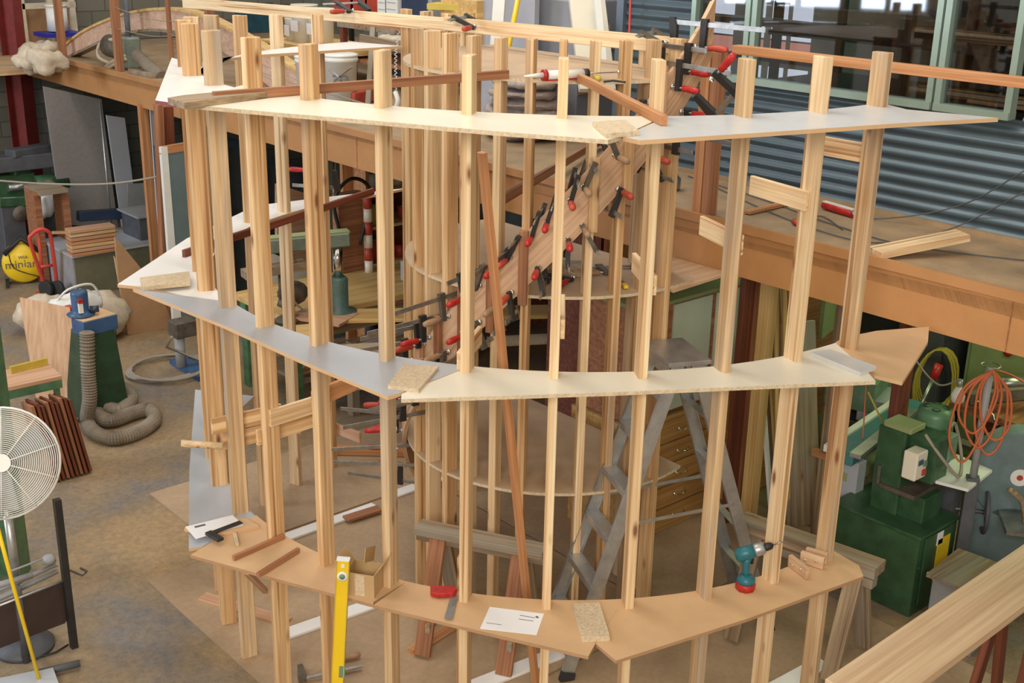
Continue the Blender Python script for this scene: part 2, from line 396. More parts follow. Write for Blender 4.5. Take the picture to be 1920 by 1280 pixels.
lay((380,1120),(540,1168),.09,.013,.02,'plypink','offcut','thin pinkish ply offcut on the floor below the lower ring','offcut')
# ================================================================ ROUND FRAME
C=V((5.19,5.45)); RO=2.265; RI=.97
z1,z2,z3=.97,2.205,3.41; TH=.018
def pol(a,r,z=0): a=math.radians(a); return V((C.x+r*math.cos(a),C.y+r*math.sin(a),z))
def er(a): a=math.radians(a); return V((math.cos(a),math.sin(a),0))
ANG=[269-10.62*i for i in range(17)]
mats=['pine_grey','pine_pale','pine_grey','pine_pale','pine_pale','pine_pale','pine_grey','pine','pine','pine_grey','pine','pine','pine','pine_grey','pine','pine_pale','pine']
outer_names={0:'rightmost outer stud of the round frame',1:'second outer stud from the right end, behind the cordless drill',2:'third outer stud from the right, before the ladder back legs',3:'fourth outer stud from the right end, crossing the ladder',4:'fifth outer stud from the right end, left of the ladder',5:'outer stud behind the leaning brown batten',6:'outer stud beside the open cardboard box',7:'outer stud just left of the yellow level',8:'outer stud behind the two brown battens on the lower ring',9:'outer stud rising beside the paper and steel square',10:'first outer stud of the left end of the round frame',11:'second outer stud of the left end, seen behind the first',12:'third outer stud of the left end of the frame',13:'back left outer stud with its foot on the lower ring',14:'back outer stud left of the curved beam end',15:'back outer stud in front of the white buckets',16:'last back outer stud, holding the long top rail'}
tops=[3.68]*11+[3.665,3.65,3.63,3.60,3.58,3.56]
for i,a in enumerate(ANG):
    base=pol(a,RO-.045,0.013); z0=.013
    if i==13: pass
    plank('wall_stud',V((base.x,base.y,z0)),V((base.x,base.y,tops[i])),.045,.09,mats[i],('grey stained pine ' if 'grey' in mats[i] else 'pale pine ')+outer_names[i],'stud','outer studs of the round stair former',upv=er(a),bevel=.003)
# doubled timbers seen beside some studs
for a,zt,lab in ((163.5,3.62,'pale pine timber doubled against the left end studs'),(216.6,1.12,'short pine stub standing behind the leaning brown batten')):
    if a==216.6: b0=pol(214,2.02,.013); plank('timber_stub',b0,(b0.x,b0.y,1.12),.045,.09,'pine',lab,'stud',upv=er(a),bevel=.003); continue
    b0=pol(a-1.3,RO-.045,.013); plank('wall_stud',b0,(b0.x,b0.y,zt),.045,.09,'pine',lab,'stud',upv=er(a),bevel=.003)
# inner drum studs
imats=['pine','pine_grey','pine','pine_pale','pine','pine','pine_pale','pine_grey','pine','pine_pale','pine','pine','pine_grey','pine','pine']
for i in range(11):
    a=ANG[i]; b0=pol(a,RI-.045,.013)
    plank('drum_stud',b0,(b0.x,b0.y,3.635),.045,.09,imats[i],'pine upright of the inner drum, %s from its right end'%ordn(i),'stud','inner drum studs',upv=er(a),bevel=.003)
for i,(px,py) in enumerate([(762,46),(800,44),(838,41),(876,40),(1214,75),(1262,82)]):
    b0=P(px,py,3.62); b0=V((5.40,b0.y*5.40/b0.x if False else PX(px,py,5.40).y,.013))
    plank('drum_stud',b0,(b0.x,b0.y,3.60),.045,.09,imats[i+8],['pine upright at the back left corner of the inner drum','second pine upright along the back of the inner drum','third pine upright along the back of the inner drum','grey pine upright along the back of the inner drum','pine upright at the back right of the drum, inside its corner','wide pine upright at the back right corner under the long top rail'][i],'stud','inner drum back studs',upv=(1,0,0) if i%2 else (0,1,0),bevel=.003)
# ring boards: straight outer edges traced, inner edge is the arc
def ring(z,outer,a0,a1,mat,edge,label,r=2.168):
    inner=[pol(a0+(a1-a0)*k/14,r) for k in range(15)]
    pts=[(P(x,y,z+TH).x,P(x,y,z+TH).y) for x,y in outer]+[(p.x,p.y) for p in inner]
    o=MB().prism(pts,z,z+TH).build('ring_board',mat); tag(o,label,'board','template boards of the round frame')
    o.data.materials.append(M[edge])
    for f in o.data.polygons:
        if abs(f.normal.z)<.5: f.material_index=1
    return o
# top level (z3)
ring(z3,[(333,192),(520,211),(700,226),(930,246),(1152,262),(1165,254)],221,184,'cream','chip','cream chipboard template of the top ring, long front left piece with raw edge')if 0 else None
def ringw(z,outer,a0,a1,mat,edge,label,r=2.168): return ring(z,outer,a0,a1,mat,edge,label,r)
ringw(z3,[(331,194),(520,211),(700,226),(930,246),(1140,262),(1168,254)],238.5,179,'cream','chip','cream template board at the front left of the top ring with a raw chipboard edge')
ringw(z3,[(1168,256),(1200,263),(1450,247),(1700,230),(1872,221),(1700,205)],272,239,'lightgrey','mdf','pale grey template board at the front right of the top ring')
ringw(z3-.02,[(322,108),(291,188),(330,194)],178.5,150,'white','redsteel','bright white template board at the left end of the top ring')
ringw(z3-.07,[(755,86),(480,103),(430,109),(360,118)],150,92,'white','mdf','narrow white template board along the back of the top ring')
# middle level (z2)
ringw(z2,[(249,541),(420,610),(575,680),(727,743),(751,736)],216,172,'bluegrey','mdf','blue grey template board of the middle ring at the front left')
ringw(z2,[(753,738),(752,748),(1150,735),(1450,722),(1642,714),(1620,690)],268,216,'cream','chip','cream template board of the middle ring across the front')
ringw(z2-.02,[(218,531),(250,541)],176,120,'white','mdf','white template board of the middle ring pointing left')if 0 else None
ringw(z2-.02,[(480,385),(350,447),(220,533),(262,537)],172,120,'white','mdf','white pointed template board at the left end of the middle ring')
ringw(z2-.03,[(765,352),(640,366),(480,385)],120,88,'white','mdf','white template board of the middle ring across the back')
sheet([tuple(P(x,y,z2+.0)[:2]) for x,y in ((1545,655),(1582,632),(1643,620),(1742,612),(1740,640),(1692,716),(1640,703))],z2-.018,z2,'mdf','brown mdf board jutting out at the right end of the middle ring','template boards of the round frame','ring_board')
# lower level (z1)
ringw(z1,[(357,1040),(520,1085),(700,1133),(700,1128)],207,176,'mdf','mdfedge','tan mdf template at the left front of the lower ring, under the steel square') 
ringw(z1,[(700,1134),(890,1180),(1103,1230),(1117,1205)],237,207,'mdf','mdfedge','tan mdf template of the lower ring under the white paper')
ringw(z1,[(1117,1206),(1155,1238),(1400,1160),(1619,1080),(1611,1060),(1563,1032)],272,237,'mdf','mdfedge','tan mdf template of the lower ring under the cordless drill')
ringw(z1-.01,[(366,730),(355,880),(354,1028),(380,1024)],176,125,'bluegrey','mdf','blue grey template board at the left end of the lower ring')
# joint pads
def pad(px,z,th,mat,name,label,cat='board'):
    pts=[tuple(P(x,y,z+th)[:2]) for x,y in px]
    return tag(MB().prism(pts,z,z+th).build(name,mat,bevel=.001),label,cat)
pad([(727,722),(755,683),(823,686),(785,730)],z2+TH,.018,'chip','joint_pad','chipboard pad over the joint between grey and cream middle ring boards')
pad([(1520,660),(1556,654),(1644,686),(1613,698)],z2+TH,.02,'lightgrey','joint_pad','white pad screwed over the right joint of the middle ring')
pad([(262,520),(355,508),(357,528),(268,537)],z2+TH,.025,'chip','joint_pad','pale chipboard pad over the left joint of the middle ring')
pad([(1074,1130),(1124,1128),(1144,1192),(1091,1194)],z1+TH,.03,'chip','joint_pad','chipboard pad over the joint of the two lower ring templates')
pad([(1111,228),(1173,224),(1199,245),(1137,250)],z3+TH,.02,'chip','joint_pad','square chipboard pad over the front joint of the top ring')
pad([(314,183),(345,178),(470,166),(500,172),(345,192)],z3+TH,.03,'oldwood','joint_pad','long brown pad over the left joint of the top ring')
pad([(345,990),(396,1002),(486,985),(462,971),(420,968)],z1+TH,.02,'mdf','joint_pad','tan mdf pad under the paper and steel square')
# inner drum discs with a flat back
def disc(z,mat,label,back=5.44,ext=None):
    pts=[]; a0=math.degrees(math.acos((back-C.x)/RI))
    for k in range(41):
        a=a0+(360-2*a0)*k/40; p=pol(a,RI); pts.append((p.x,p.y))
    o=MB().prism(pts,z,z+TH).build('drum_disc',mat); o.data.materials.append(M['chip'])
    for f in o.data.polygons:
        if abs(f.normal.z)<.5: f.material_index=1
    return tag(o,label,'board','half round discs of the inner drum')
disc(z1,'discply','lowest half round plywood disc inside the drum, seen beside the ladder')
disc(z2,'discply','middle half round plywood disc of the drum, with clamps and tools on it')
disc(z3,'discply','top half round plywood disc of the drum, holding the caulking gun')
sheet([(5.2,4.46),(5.75,4.5),(5.75,5.0),(5.3,5.0)],z2-.018,z2,'ply','small plywood extension beside the right end of the middle disc',name='ply_extension')
# helical laminated strip
def zt(a): return 2.21+.0189*(a-196)
def zb(a): return 1.885+.0189*(a-196)
def helix(name,a0,a1,r0,r1,zl,zh,mat,par=None,org=None):
    b=MB(); vs=[];fs=[];n=int((a1-a0)/2)
    for k in range(n+1):
        a=a0+(a1-a0)*k/n
        for r,z in ((r0,zl(a)),(r1,zl(a)),(r1,zh(a)),(r0,zh(a))): q=pol(a,r,max(z,.02)); vs.append(q)
    for k in range(n):
        for j in range(4): fs.append((4*k+j,4*k+(j+1)%4,4*k+4+(j+1)%4,4*k+4+j))
    fs+=[(3,2,1,0),(4*n,4*n+1,4*n+2,4*n+3)]
    return b.mesh(vs,fs,False).build(name,mat,par,org)
eb=MB(); ea,ec=P(752,231,z3+.009),P(1135,262,z3+.009); rm=random.Random(4); k=0.
while k<1:
    l=rm.uniform(.006,.02); q1=ea.lerp(ec,k); q2=ea.lerp(ec,min(k+l,1)); eb.bar(q1,q2,.008,.008); k+=l+rm.uniform(.003,.012)
tb_=[o for o in bpy.data.objects if o.get('label','').startswith('cream template board at the front left')][0]
eb.build('printed_edge_marks','ink',tb_)
hs=thing('helical_stringer',pol(200,1.0,1.9),'wide curved plywood stringer spiralling up round the inner drum','stringer')
for k in range(3):
    helix('ply_layer' if k else 'outer_ply_layer',104,283-k*.6,.975+.009*(2-k),.9825+.009*(2-k),lambda a:zb(a)+.002*k,lambda a:zt(a)-.002*k,'helixply',hs,V((C.x,C.y,0)))
# cauls clamped against the strip at the studs
for i,(a,u,d,m) in enumerate([(258.5,.16,.08,'plypink'),(248,.07,.09,'pine'),(237.3,.07,.09,'pine'),(216,.04,.14,'brown'),(205.4,.02,.12,'brown'),(194.7,.1,.14,'brown'),(184,.06,.12,'brown'),(173.5,.05,.1,'plypink')]):
    r=1.022; q=pol(a,r)
    plank('clamping_caul',(q.x,q.y,zb(a)-d*.6),(q.x,q.y,zt(a)+u*.5),.05,.03,m,'%s timber caul clamped upright against the curved stringer, %s from the top'%({'pine':'pale','brown':'brown','plypink':'pinkish'}[m],ordn(i)),'caul','cauls on the curved stringer',upv=er(a),bevel=.002)
# step cleats on the outer studs, rising with the stair
for i in range(10):
    a=ANG[i]; zc=[3.19,3.02,2.84,2.67,2.46,2.27,2.09,1.92,1.72,1.53][i]; t=V((-er(a).y,er(a).x,0))*(.034 if i%2==0 else -.034)
    if i==3: t=V((-er(a).y,er(a).x,0))*.034
    p0=pol(a,RO-.02-.10*(i in(7,8)),zc)+t; p1=pol(a,RO-(.42 if i<6 else .34),zc)+t
    m=['pine','pine_pale','pine_pale','pine_pale','pine_pale','pine_pale','brown','oregon','pine_pale','pine'][i]
    plank('step_cleat',p1,p0+er(a)*(.1 if i in (7,8,9) else 0),.022,.095,m,'%s step cleat screwed to the %s outer stud from the right end'%('red brown' if m in('oregon','brown') else 'pale',ordn(i)),'cleat','step cleats of the outer frame')
for i in (8,9,13,14,16):
    a=ANG[i]; zc={8:1.60,9:1.42,13:.85,14:.68,16:.34}[i]; t=V((-er(a).y,er(a).x,0))*-.036
    plank('step_cleat',pol(a,RO-.35,zc)+t,pol(a,RO+.02,zc)+t,.022,.09,'plypink' if i==16 else 'pine',{8:'second pale cleat on the back face of the left front stud',9:'cleat with a long pole end at the left of the frame',13:'low pale cleat on the back left studs',14:'low pale cleat on the far back stud',16:'pink edged lowest cleat at the back of the frame'}[i],'cleat','step cleats of the outer frame')
a=P(325,777,1.5);b=P(560,800,1.5)
tag(MB().cyl((2.68,5.755,1.48),(2.86,5.62,1.46),.02,12).build('dowel_end','pine_pale'),'round pale timber end poking out left of the frame','dowel')
# battens and rails
plank('long_top_rail',PX(345,5,5.30),PX(838,46,5.30),.035,.09,'pine_pale','left half of the long pale rail running behind the stud tops','rail','long top rail',bevel=.003)
plank('long_top_rail',PX(835,44,5.25),PX(1262,85,5.25),.035,.09,'pine_pale','right half of the long pale rail, clamped above the inner drum','rail','long top rail',bevel=.003)
plank('long_top_rail',PX(1262,84,5.25),PX(1325,88,5.3),.035,.07,'oregon','short timber joining the long top rail to the stringer tip','rail')
plank('lower_back_rail',PX(300,-10,5.42),PX(838,62,5.42),.03,.05,'oregon','orange batten running just under the left half of the top rail','rail')
def pbar(name,pa,za,pb,zb_,w,h,mat,label,cat,**k): return plank(name,P(*pa,za),P(*pb,zb_),w,h,mat,label,cat,**k)
pbar('brace_batten',(400,181),z3+TH+.023,(952,139),z3+TH+.023,.03,.045,'brown','red brown batten laid from the top ring to the drum disc','batten')
pbar('brace_batten',(1073,139),z3+TH+.023,(1245,226),z3+TH+.023,.03,.045,'oregon','orange batten braced from the drum disc to the front stud','batten')
pbar('brace_batten',(344,476),z2+.02,(500,424),z2+.02,.025,.05,'dark','dark red batten across the back of the middle ring, left length','batten')
pbar('brace_batten',(495,427),z2+.02,(700,358),z2+.02,.025,.05,'dark','dark red batten across the back of the middle ring, right length','batten')
pbar('brace_batten',(942,374),2.62,(1125,264),2.56,.03,.06,'brown','brown batten sloping behind the drum over the mezzanine edge','batten')
b0=P(1006,1300,0.02); tx,ty=3.62,4.33
plank('leaning_batten',b0,(tx,ty,PV(881,285,tx,ty)),.045,.03,'oregon','long reddish batten leaning from the floor against the middle of the frame','batten')
pbar('brace_batten',(437,1046),z1+TH+.015,(533,1004),z1+TH+.015,.02,.028,'brown','short brown batten on the lower ring, left of a pair','batten')
pbar('brace_batten',(483,1078),z1+TH+.015,(560,1030),z1+TH+.015,.02,.026,'brown','short brown batten on the lower ring, right of a pair','batten')
pbar('wood_strip',(440,1000),z1+TH+.01,(445,1021),z1+TH+.01,.02,.02,'chip','small pale wooden off-cut beside the steel square','offcut')
pbar('brace_batten',(462,1072),z1-.1,(498,1108),z1-.55,.03,.03,'plypink','short pink brace under the left of the lower ring','batten')
# lowest bits behind: floor frame battens at the back
lay((615,848),(905,856),.09,.02,.06,'oregon','floor_batten','orange timber lying on the floor at the back of the frame','batten')
# ================================================================ CLAMPS
def make_clamp(L_,handle,label):
    t=thing('bar_clamp',(0,0,0),label,'clamp')
    MB().box((L_/2-.17,0,.12),(L_,.008,.026)).build('clamp_bar','steel',t,origin=(0,0,.12),bevel=.001)
    MB().quadp([(-.19,-.012,.145),(-.155,-.012,.145),(-.135,-.012,.10),(-.135,-.012,-.012),(-.165,-.012,-.012),(-.185,-.012,.08)],(0,.024,0)).build('fixed_jaw','black' if handle!='handlewood' else 'castiron',t,origin=(-.16,0,0))
    MB().quadp([(.03,-.012,.150),(.075,-.012,.150),(.07,-.012,.09),(.062,-.012,-.018),(.030,-.012,-.018),(.032,-.012,.08)],(0,.024,0)).build('sliding_jaw','black' if handle!='handlewood' else 'castiron',t,origin=(.05,0,0))
    s=MB().cyl((.006,0,0),(.11,0,0),.0075,8).build('screw','steel',t,origin=(0,0,0))
    MB().lathe((.0,0,0),[(.016,0),(.018,.004),(.012,.012)],12,(1,0,0)).build('swivel_pad','chrome',s,origin=(0,0,0))
    MB().lathe((.085,0,0),[(.010,0),(.018,.008),(.016,.03),(.019,.06),(.019,.10),(.015,.125),(.006,.13)],12,(1,0,0)).build('handle',handle,t,origin=(.085,0,0))
    return t
protos={('s','red'):None,('l','red'):None,('s','handlewood'):None,('l','redold'):None,('s','redold'):None,('l','handlewood'):None}
used=set()
for k in list(protos): protos[k]=make_clamp({'s':.36,'l':.62}[k[0]],k[1],'x')
hn={'red':'red handled','handlewood':'wooden handled','redold':'faded red handled'}
def clear(a):
    n=min(ANG,key=lambda q:abs(q-a)); d=a-n
    return a if abs(d)>3.2 else n+(3.2 if d>=0 else -3.2)
def put(kind,hd,pos,a,flip,roll,label,group,pitch=0,xd=None):
    k=(kind,hd); o=protos[k]
    if k in used: o=copy_tree(o)
    used.add(k)
    X=er(a) if xd is None else V(xd).normalized()
    Z=V((0,0,-1 if flip else 1)); Z=(Z-Z.dot(X)*X).normalized(); Y=Z.cross(X); R=Matrix((X,Y,Z)).transposed()
    o.matrix_world=Matrix.Translation(pos)@R.to_4x4()@Matrix.Rotation(math.radians(roll),4,'X')@Matrix.Rotation(math.radians(pitch),4,'Y')
    tag(o,label,'clamp',group); return o
up_=[(272,'l','redold',0),(266,'s','red',0),(260,'l','red',0),(250,'s','red',8),(243,'s','handlewood',25),(236,'s','handlewood',-20),(230,'s','redold',-14),(224,'s','red',-16),(218,'s','red',-15),(212,'s','redold',-25),(208,'s','red',-30),(202,'s','handlewood',-20),(196,'s','red',10),(190,'l','handlewood',5),(184,'l','red',0),(178,'l','redold',0),(170,'l','red',0)]
for i,(a,k,h,roll) in enumerate(up_):
    a=clear(a); p=pol(a,1.038 if i>1 else 1.01,zt(a)-.055)
    put(k,h,p,a,False,roll,'%s %s clamp on the upper stringer edge, %s from the top end'%(hn[h],'long' if k=='l' else 'short',ordn(i)),'clamps along the upper edge of the stringer')
dn=[(268,'l','red',5),(262,'s','red',0),(254,'s','redold',25),(245,'s','redold',-20),(236,'s','handlewood',30),(228,'s','red',0),(221,'s','red',15),(214,'s','redold',10),(208,'s','handlewood',20),(202,'s','handlewood',25),(196,'l','red',0),(190,'s','handlewood',0),(185,'s','red',0),(180,'l','red',10),(175,'s','redold',0),(168,'l','red',0)]
for i,(a,k,h,roll) in enumerate(dn):
    a=clear(a); p=pol(a,1.038,zb(a)+.05)
    put(k,h,p,a,True,roll,'%s %s clamp under the lower stringer edge, %s from the top end'%(hn[h],'long' if k=='l' else 'short',ordn(i)),'clamps along the lower edge of the stringer')
for i,(a,fl,h) in enumerate([(158,False,'red'),(150,True,'red'),(143,False,'redold'),(136,True,'red'),(128,False,'red'),(121,True,'redold')]):
    a=clear(a); p=pol(a,1.038,(zb(a)+.05) if fl else zt(a)-.05)
    put('l',h,p,a,fl,0,'%s long clamp low on the stringer at the left, %s one down'%(hn[h],ordn(i)),'clamps on the low end of the stringer')
# clamps on the top rail and back stud
put('s','redold',PX(662,20,5.27),0,False,68,'dark bar clamp gripping the top rail at the last back stud','top rail clamps',xd=(-1,-.1,0))
put('s','redold',PX(890,50,5.2),0,False,66,'dark bar clamp gripping the top rail above the drum','top rail clamps',xd=(-1,-.6,0))
put('s','handlewood',PX(1248,82,5.2),0,False,66,'black handled clamp across the right end of the top rail','top rail clamps',xd=(-1,-.5,0))
q=pol(ANG[16],RO+.03,2.42); put('s','red',q,0,True,0,'red handled clamp fixed on the back stud above the middle ring','back stud clamp',xd=(-.6,.8,0))
# loose clamps and tools on the middle disc
for px,lab,an,h in (((1075,520),'dark bar clamp lying on the middle drum disc',200,'red'),((1150,510),'second bar clamp lying on the middle drum disc near its right edge',150,'handlewood')):
    p=P(*px,z2+TH+.015); o=put('s',h,p,an,False,90,lab,'clamps lying on the middle disc')
# G clamp lying on the floor and red-grey clamp on the ring
o=put('s','handlewood',P(610,1240,.04),0,False,90,'old dark F clamp lying on the floor left of the yellow level','floor clamps',xd=(P(690,1222,.03)-P(580,1245,.03)))
o=put('s','red',P(1335,150,3.55),0,True,35,'red clamp hooked diagonally behind the tip of the stringer','red clamps at the stringer tip',xd=(-.2,-.6,.5))
# ================================================================ LADDER
lad=thing('step_ladder',(5.0,4.3,0),'aluminium step ladder standing open inside the round frame','ladder')
A1,A2=V((4.29,4.31,.013)),V((4.48,4.73,.013)); Tp=V((5.07,4.30,1.88)); wv=(A2-A1).normalized(); dv=V((wv.y,-wv.x,0))
T1,T2=Tp-wv*.17-dv*.06,Tp+wv*.17-dv*.06
B1,B2=V((5.65,3.88,.013)),V((5.86,4.31,.013)); U1,U2=Tp-wv*.17+dv*.06,Tp+wv*.17+dv*.06
for n,(p,q) in (('front_rail',(A1,T1)),('front_rail',(A2,T2)),('back_rail',(B1,U1)),('back_rail',(B2,U2))):
    d=(q-p).normalized(); b=MB(); o_=wv*(.0)
    b.bar(p,q,.004,.075,wv.cross(d)); s=1 if (n,p) and (p is A1 or p is B1) else -1
    side=wv*s
    for k in (-1,1):
        off=wv.cross(d).normalized()*.036*k+side*.012
        b.bar(p+off,q+off,.026,.004,wv.cross(d))
    r=b.build(n,'alu',lad)
    MB().bar(p-V((0,0,.01)),p+d*.05,.035,.085,wv.cross(d)).build('rubber_foot','rubber',r)
for i in range(6):
    f=(i+1)/6.6
    p,q=A1.lerp(T1,f),A2.lerp(T2,f); MB().bar(p,q,.085,.006,(0,0,1)).bar(p-dv*.042-V((0,0,.02)),q-dv*.042-V((0,0,.02)),.004,.045,(0,0,1)).build('step','alu',lad,bevel=.001)
for i in range(4):
    f=(i+1)/5.0
    p,q=B1.lerp(U1,f),B2.lerp(U2,f); MB().bar(p,q,.05,.006,(0,0,1)).bar(p+dv*.025-V((0,0,.018)),q+dv*.025-V((0,0,.018)),.004,.04,(0,0,1)).build('back_step','alu',lad,bevel=.001)
pts=[Tp+wv*a+dv*b for a,b in ((-.2,-.13),(.2,-.13),(.2,.13),(-.2,.13))]
MB().prism([(p.x,p.y) for p in pts],1.88,1.905).build('top_platform','alu',lad,bevel=.002)
MB().prism([(p.x,p.y) for p in [Tp+wv*a+dv*b for a,b in ((-.2,-.13),(.2,-.13),(.2,-.125),(-.2,-.125))]],1.82,1.88).build('platform_skirt','alu',lad)
for p,q,r_,s_ in ((A1,T1,B1,U1),(A2,T2,B2,U2)):
    MB().bar(p.lerp(q,.5),r_.lerp(s_,.5),.004,.022,(0,0,1)).build('spreader_bar','alu',lad)
# ================================================================ TRESTLE inside the ring
tr=thing('saw_trestle',(4.14,4.92,0),'low timber trestle with a paint splashed top inside the round frame','trestle')
ta,tb=V((3.94,5.28,.74)),V((4.33,4.56,.74)); td=(tb-ta).normalized(); tn=V((td.y,-td.x,0))
plank('top_plank',ta,tb,.13,.045,'oldwood',parent=tr); plank('under_rail',ta+V((0,0,-.05)),tb+V((0,0,-.05)),.06,.05,'oldwood',parent=tr)
for k,f in enumerate((.18,.82)):
    c=ta.lerp(tb,f)-V((0,0,.03))
    for s in (-1,1): plank('leg',c+tn*s*.03,V((c.x,c.y,.03))+tn*s*.27,.10,.03,'oldwood' if s<0 else 'brown',parent=tr,upv=tn)
    plank('cross_brace',V((c.x,c.y,.2))+tn*-.24+td*.02,V((c.x,c.y,.2))+tn*.24+td*.02,.03,.06,'oldwood',parent=tr)
plank('loose_timber',P(770,1222,.03),P(860,1165,.05),.05,.045,'oregon','short orange timber on the floor behind the trestle legs','offcut')
# wooden sawhorse right
sh=thing('sawhorse',(5.9,3.6,0),'grey wooden sawhorse beside the dark green machine','sawhorse')
sa,sb=P(1440,993,.72),P(1650,1068,.72); sb=V((sb.x,sb.y,.72)); sa=sb+(sa-sb).normalized()*.92; sd=(sb-sa).normalized(); sn=V((sd.y,-sd.x,0))
plank('top_beam',sa,sb,.15,.07,'oldwood',parent=sh); plank('under_beam',sa+sd*.1-V((0,0,.08)),sb-sd*.02-V((0,0,.08)),.07,.09,'oldwood',parent=sh)
for f in (.15,.86):
    c=sa.lerp(sb,f)-V((0,0,.04))
    for s in (-1,1): plank('leg',c+sn*s*.04,V((c.x,c.y,.03))+sn*s*.24,.03,.10,'oldwood',parent=sh,upv=sd)
# big plank bottom right on a trestle
pk=thing('wide_plank',P(1740,1180,1.02),'wide pale laminated plank crossing the bottom right corner','plank')
zp=1.02
corners=[P(1925,1015,zp),P(1925,1128,zp),P(1715,1300,zp),P(1540,1300,zp)]
a_,b_=P(1935,1070,zp),P(1600,1310,zp)
dd=(b_-a_).normalized(); wn=V((dd.y,-dd.x,0)); 
a_=a_-dd*.5; wd=.30
plank('plank_body',a_,b_,wd,.05,'plankpale',parent=pk,bevel=.003)
plank('side_strip',a_+wn*(-.0)-V((0,0,.04)),b_-V((0,0,.04)),wd*.8,.02,'brown',parent=pk)
tt=thing('trestle_table',(a_.x,a_.y,0),'dark timber trestle under the wide pale plank at the right edge','trestle')
c=a_+dd*.55
plank('top_bar',V((c.x,c.y,.955))-wn*.15,V((c.x,c.y,.955))+wn*.15,.07,.06,'dark',parent=tt)
for s in (-1,1):
    for k in (-1,1): plank('leg',V((c.x,c.y,.93))+wn*s*.10,V((c.x,c.y,.03))+wn*s*.13+dd*k*.2,.07,.04,'dark',parent=tt,upv=wn)
# ================================================================ SMALL THINGS ON THE RINGS
def paper(px,z,label,lines=(),th=.0015):
    t=pad(px,z,th,'paper','paper_sheet',label,'paper')
    for (a,b_,w) in lines:
        p,q=P(*a,z+th+.0006),P(*b_,z+th+.0006); MB().bar(p,q,w,.0008).build('printed_line','ink',t)
    return t
paper([(900,1178),(918,1137),(1020,1150),(1006,1190)],z1+TH,'white paper sheet lying on the middle of the lower ring',[((975,1153),(1003,1158),.004),((973,1160),(1000,1164),.004),((912,1167),(940,1171),.003),((1005,1155),(1009,1158),.012)])
paper([(347,987),(436,965),(457,984),(367,1010)],z1+TH+.021,'white paper under the steel square on the left of the lower ring',[((365,988),(385,983),.02)])
sq=thing('try_square',P(420,995,z1+TH+.03),'black steel try square lying across the left paper','square')
zs=z1+TH+.03
MB().bar(P(394,1000,zs),P(452,978,zs),.035,.004).build('square_blade','black',sq); MB().bar(P(390,998,zs+.006),P(414,1012,zs+.006),.04,.018).build('square_stock','black',sq,bevel=.002)
# yellow spirit level
lv=thing('spirit_level',P(637,1300,.0),'long yellow spirit level standing against the lower ring','level')
lt_=PV(645,1046,3.03,4.60); base=V((3.03-.10,4.60-.12,.02)); top=V((3.03,4.60,lt_))
top=P(644,1048,1.25); base=P(626,1420,.02); base=V((base.x,base.y,.02))
fx=V((right.x,right.y,0)).normalized(); fy=V((-fx.y,fx.x,0))
dl=(top-base).normalized()
o=plank('level_body',base,top,.0,.0,'yellow',parent=lv) if 0 else MB().bar(base,top,.028,.062,fx).build('level_body','yellow',lv,bevel=.002)
fr=-fy
for s in (-1,1): MB().bar(base+fx*s*.030+fr*.0,top+fx*s*.030,.034,.004,fx).build('rail_edge','yellowdusty',lv)
MB().bar(top-dl*.004,top+dl*.006,.030,.064,fx).build('end_cap','paper',lv)
cc=top-dl*.09+fr*.015
MB().lathe(cc,[(.026,0),(.026,.004),(.018,.005)],20,tuple(fr)).build('vial_ring','plasticwhite',lv); MB().lathe(cc+fr*.004,[(.015,0),(.015,.003)],16,tuple(fr)).build('vial','greenlt',lv)
cc=top-dl*.03+fr*.015; MB().bar(cc-fx*.008,cc+fx*.008,.004,.02,dl).build('corner_label','plasticwhite',lv)
cc=base.lerp(top,.46)+fr*.014+fx*.022; MB().bar(cc-dl*.035,cc+dl*.035,.006,.03,fx).build('edge_vial','greenlt',lv)
# cardboard box
bx=thing('cardboard_box',P(688,1110,z1+TH),'small open cardboard box on the lower ring by a stud','box')
bc=P(684,1106,z1+TH); rb=math.atan2(fx.y,fx.x)-.25; R=Matrix.Rotation(rb,3,'Z'); bw,bd,bh=.15,.13,.13
b=MB()
for (x,y,sx,sy) in ((0,-bd/2,bw,.003),(0,bd/2,bw,.003),(-bw/2,0,.003,bd),(bw/2,0,.003,bd)): b.box(bc+R@V((x,y,bh/2)),(sx,sy,bh),R=R)
b.box(bc+V((0,0,.002)),(bw,bd,.003),R=R); b.build('box_body','card',bx)
for nm,p,q,w in (('flap',(-bw/2,0),(-bw/2-.05,0),bd),('flap',(0,bd/2),(0,bd/2+.03),bw),('flap',(bw/2,0),(bw/2+.05,.0),bd)):
    p3=bc+R@V((p[0],p[1],bh)); q3=bc+R@V((q[0],q[1],bh+.07)); d=q3-p3
    MB().bar(p3,q3,w,.003,d.cross(R@V((p[1]*-1 if p[1] else 0,p[0],0)) if p[0] else d.cross(R@V((1,0,0)))) ).build(nm,'card',bx)
MB().box(bc+R@V((0,-bd/2-.002,bh*.5)),(.05,.001,bh*.9),R=R).build('tape','chip',bx)
# hand saw
sw=thing('hand_saw',P(830,1125,z1+TH),'hand saw with a red plastic handle on the lower ring','saw')
zs=z1+TH+.012
MB().quadp([P(x,y,zs) for x,y in ((846,1115),(858,1118),(848,1161),(833,1159))],(0,0,.002)).build('saw_blade','steel',sw)
hp=[P(x,y,zs-.006) for x,y in ((807,1106),(850,1106),(858,1112),(850,1120),(822,1122),(807,1118))]
MB().quadp(hp,(0,0,.028)).build('saw_handle','red',sw,bevel=.004)
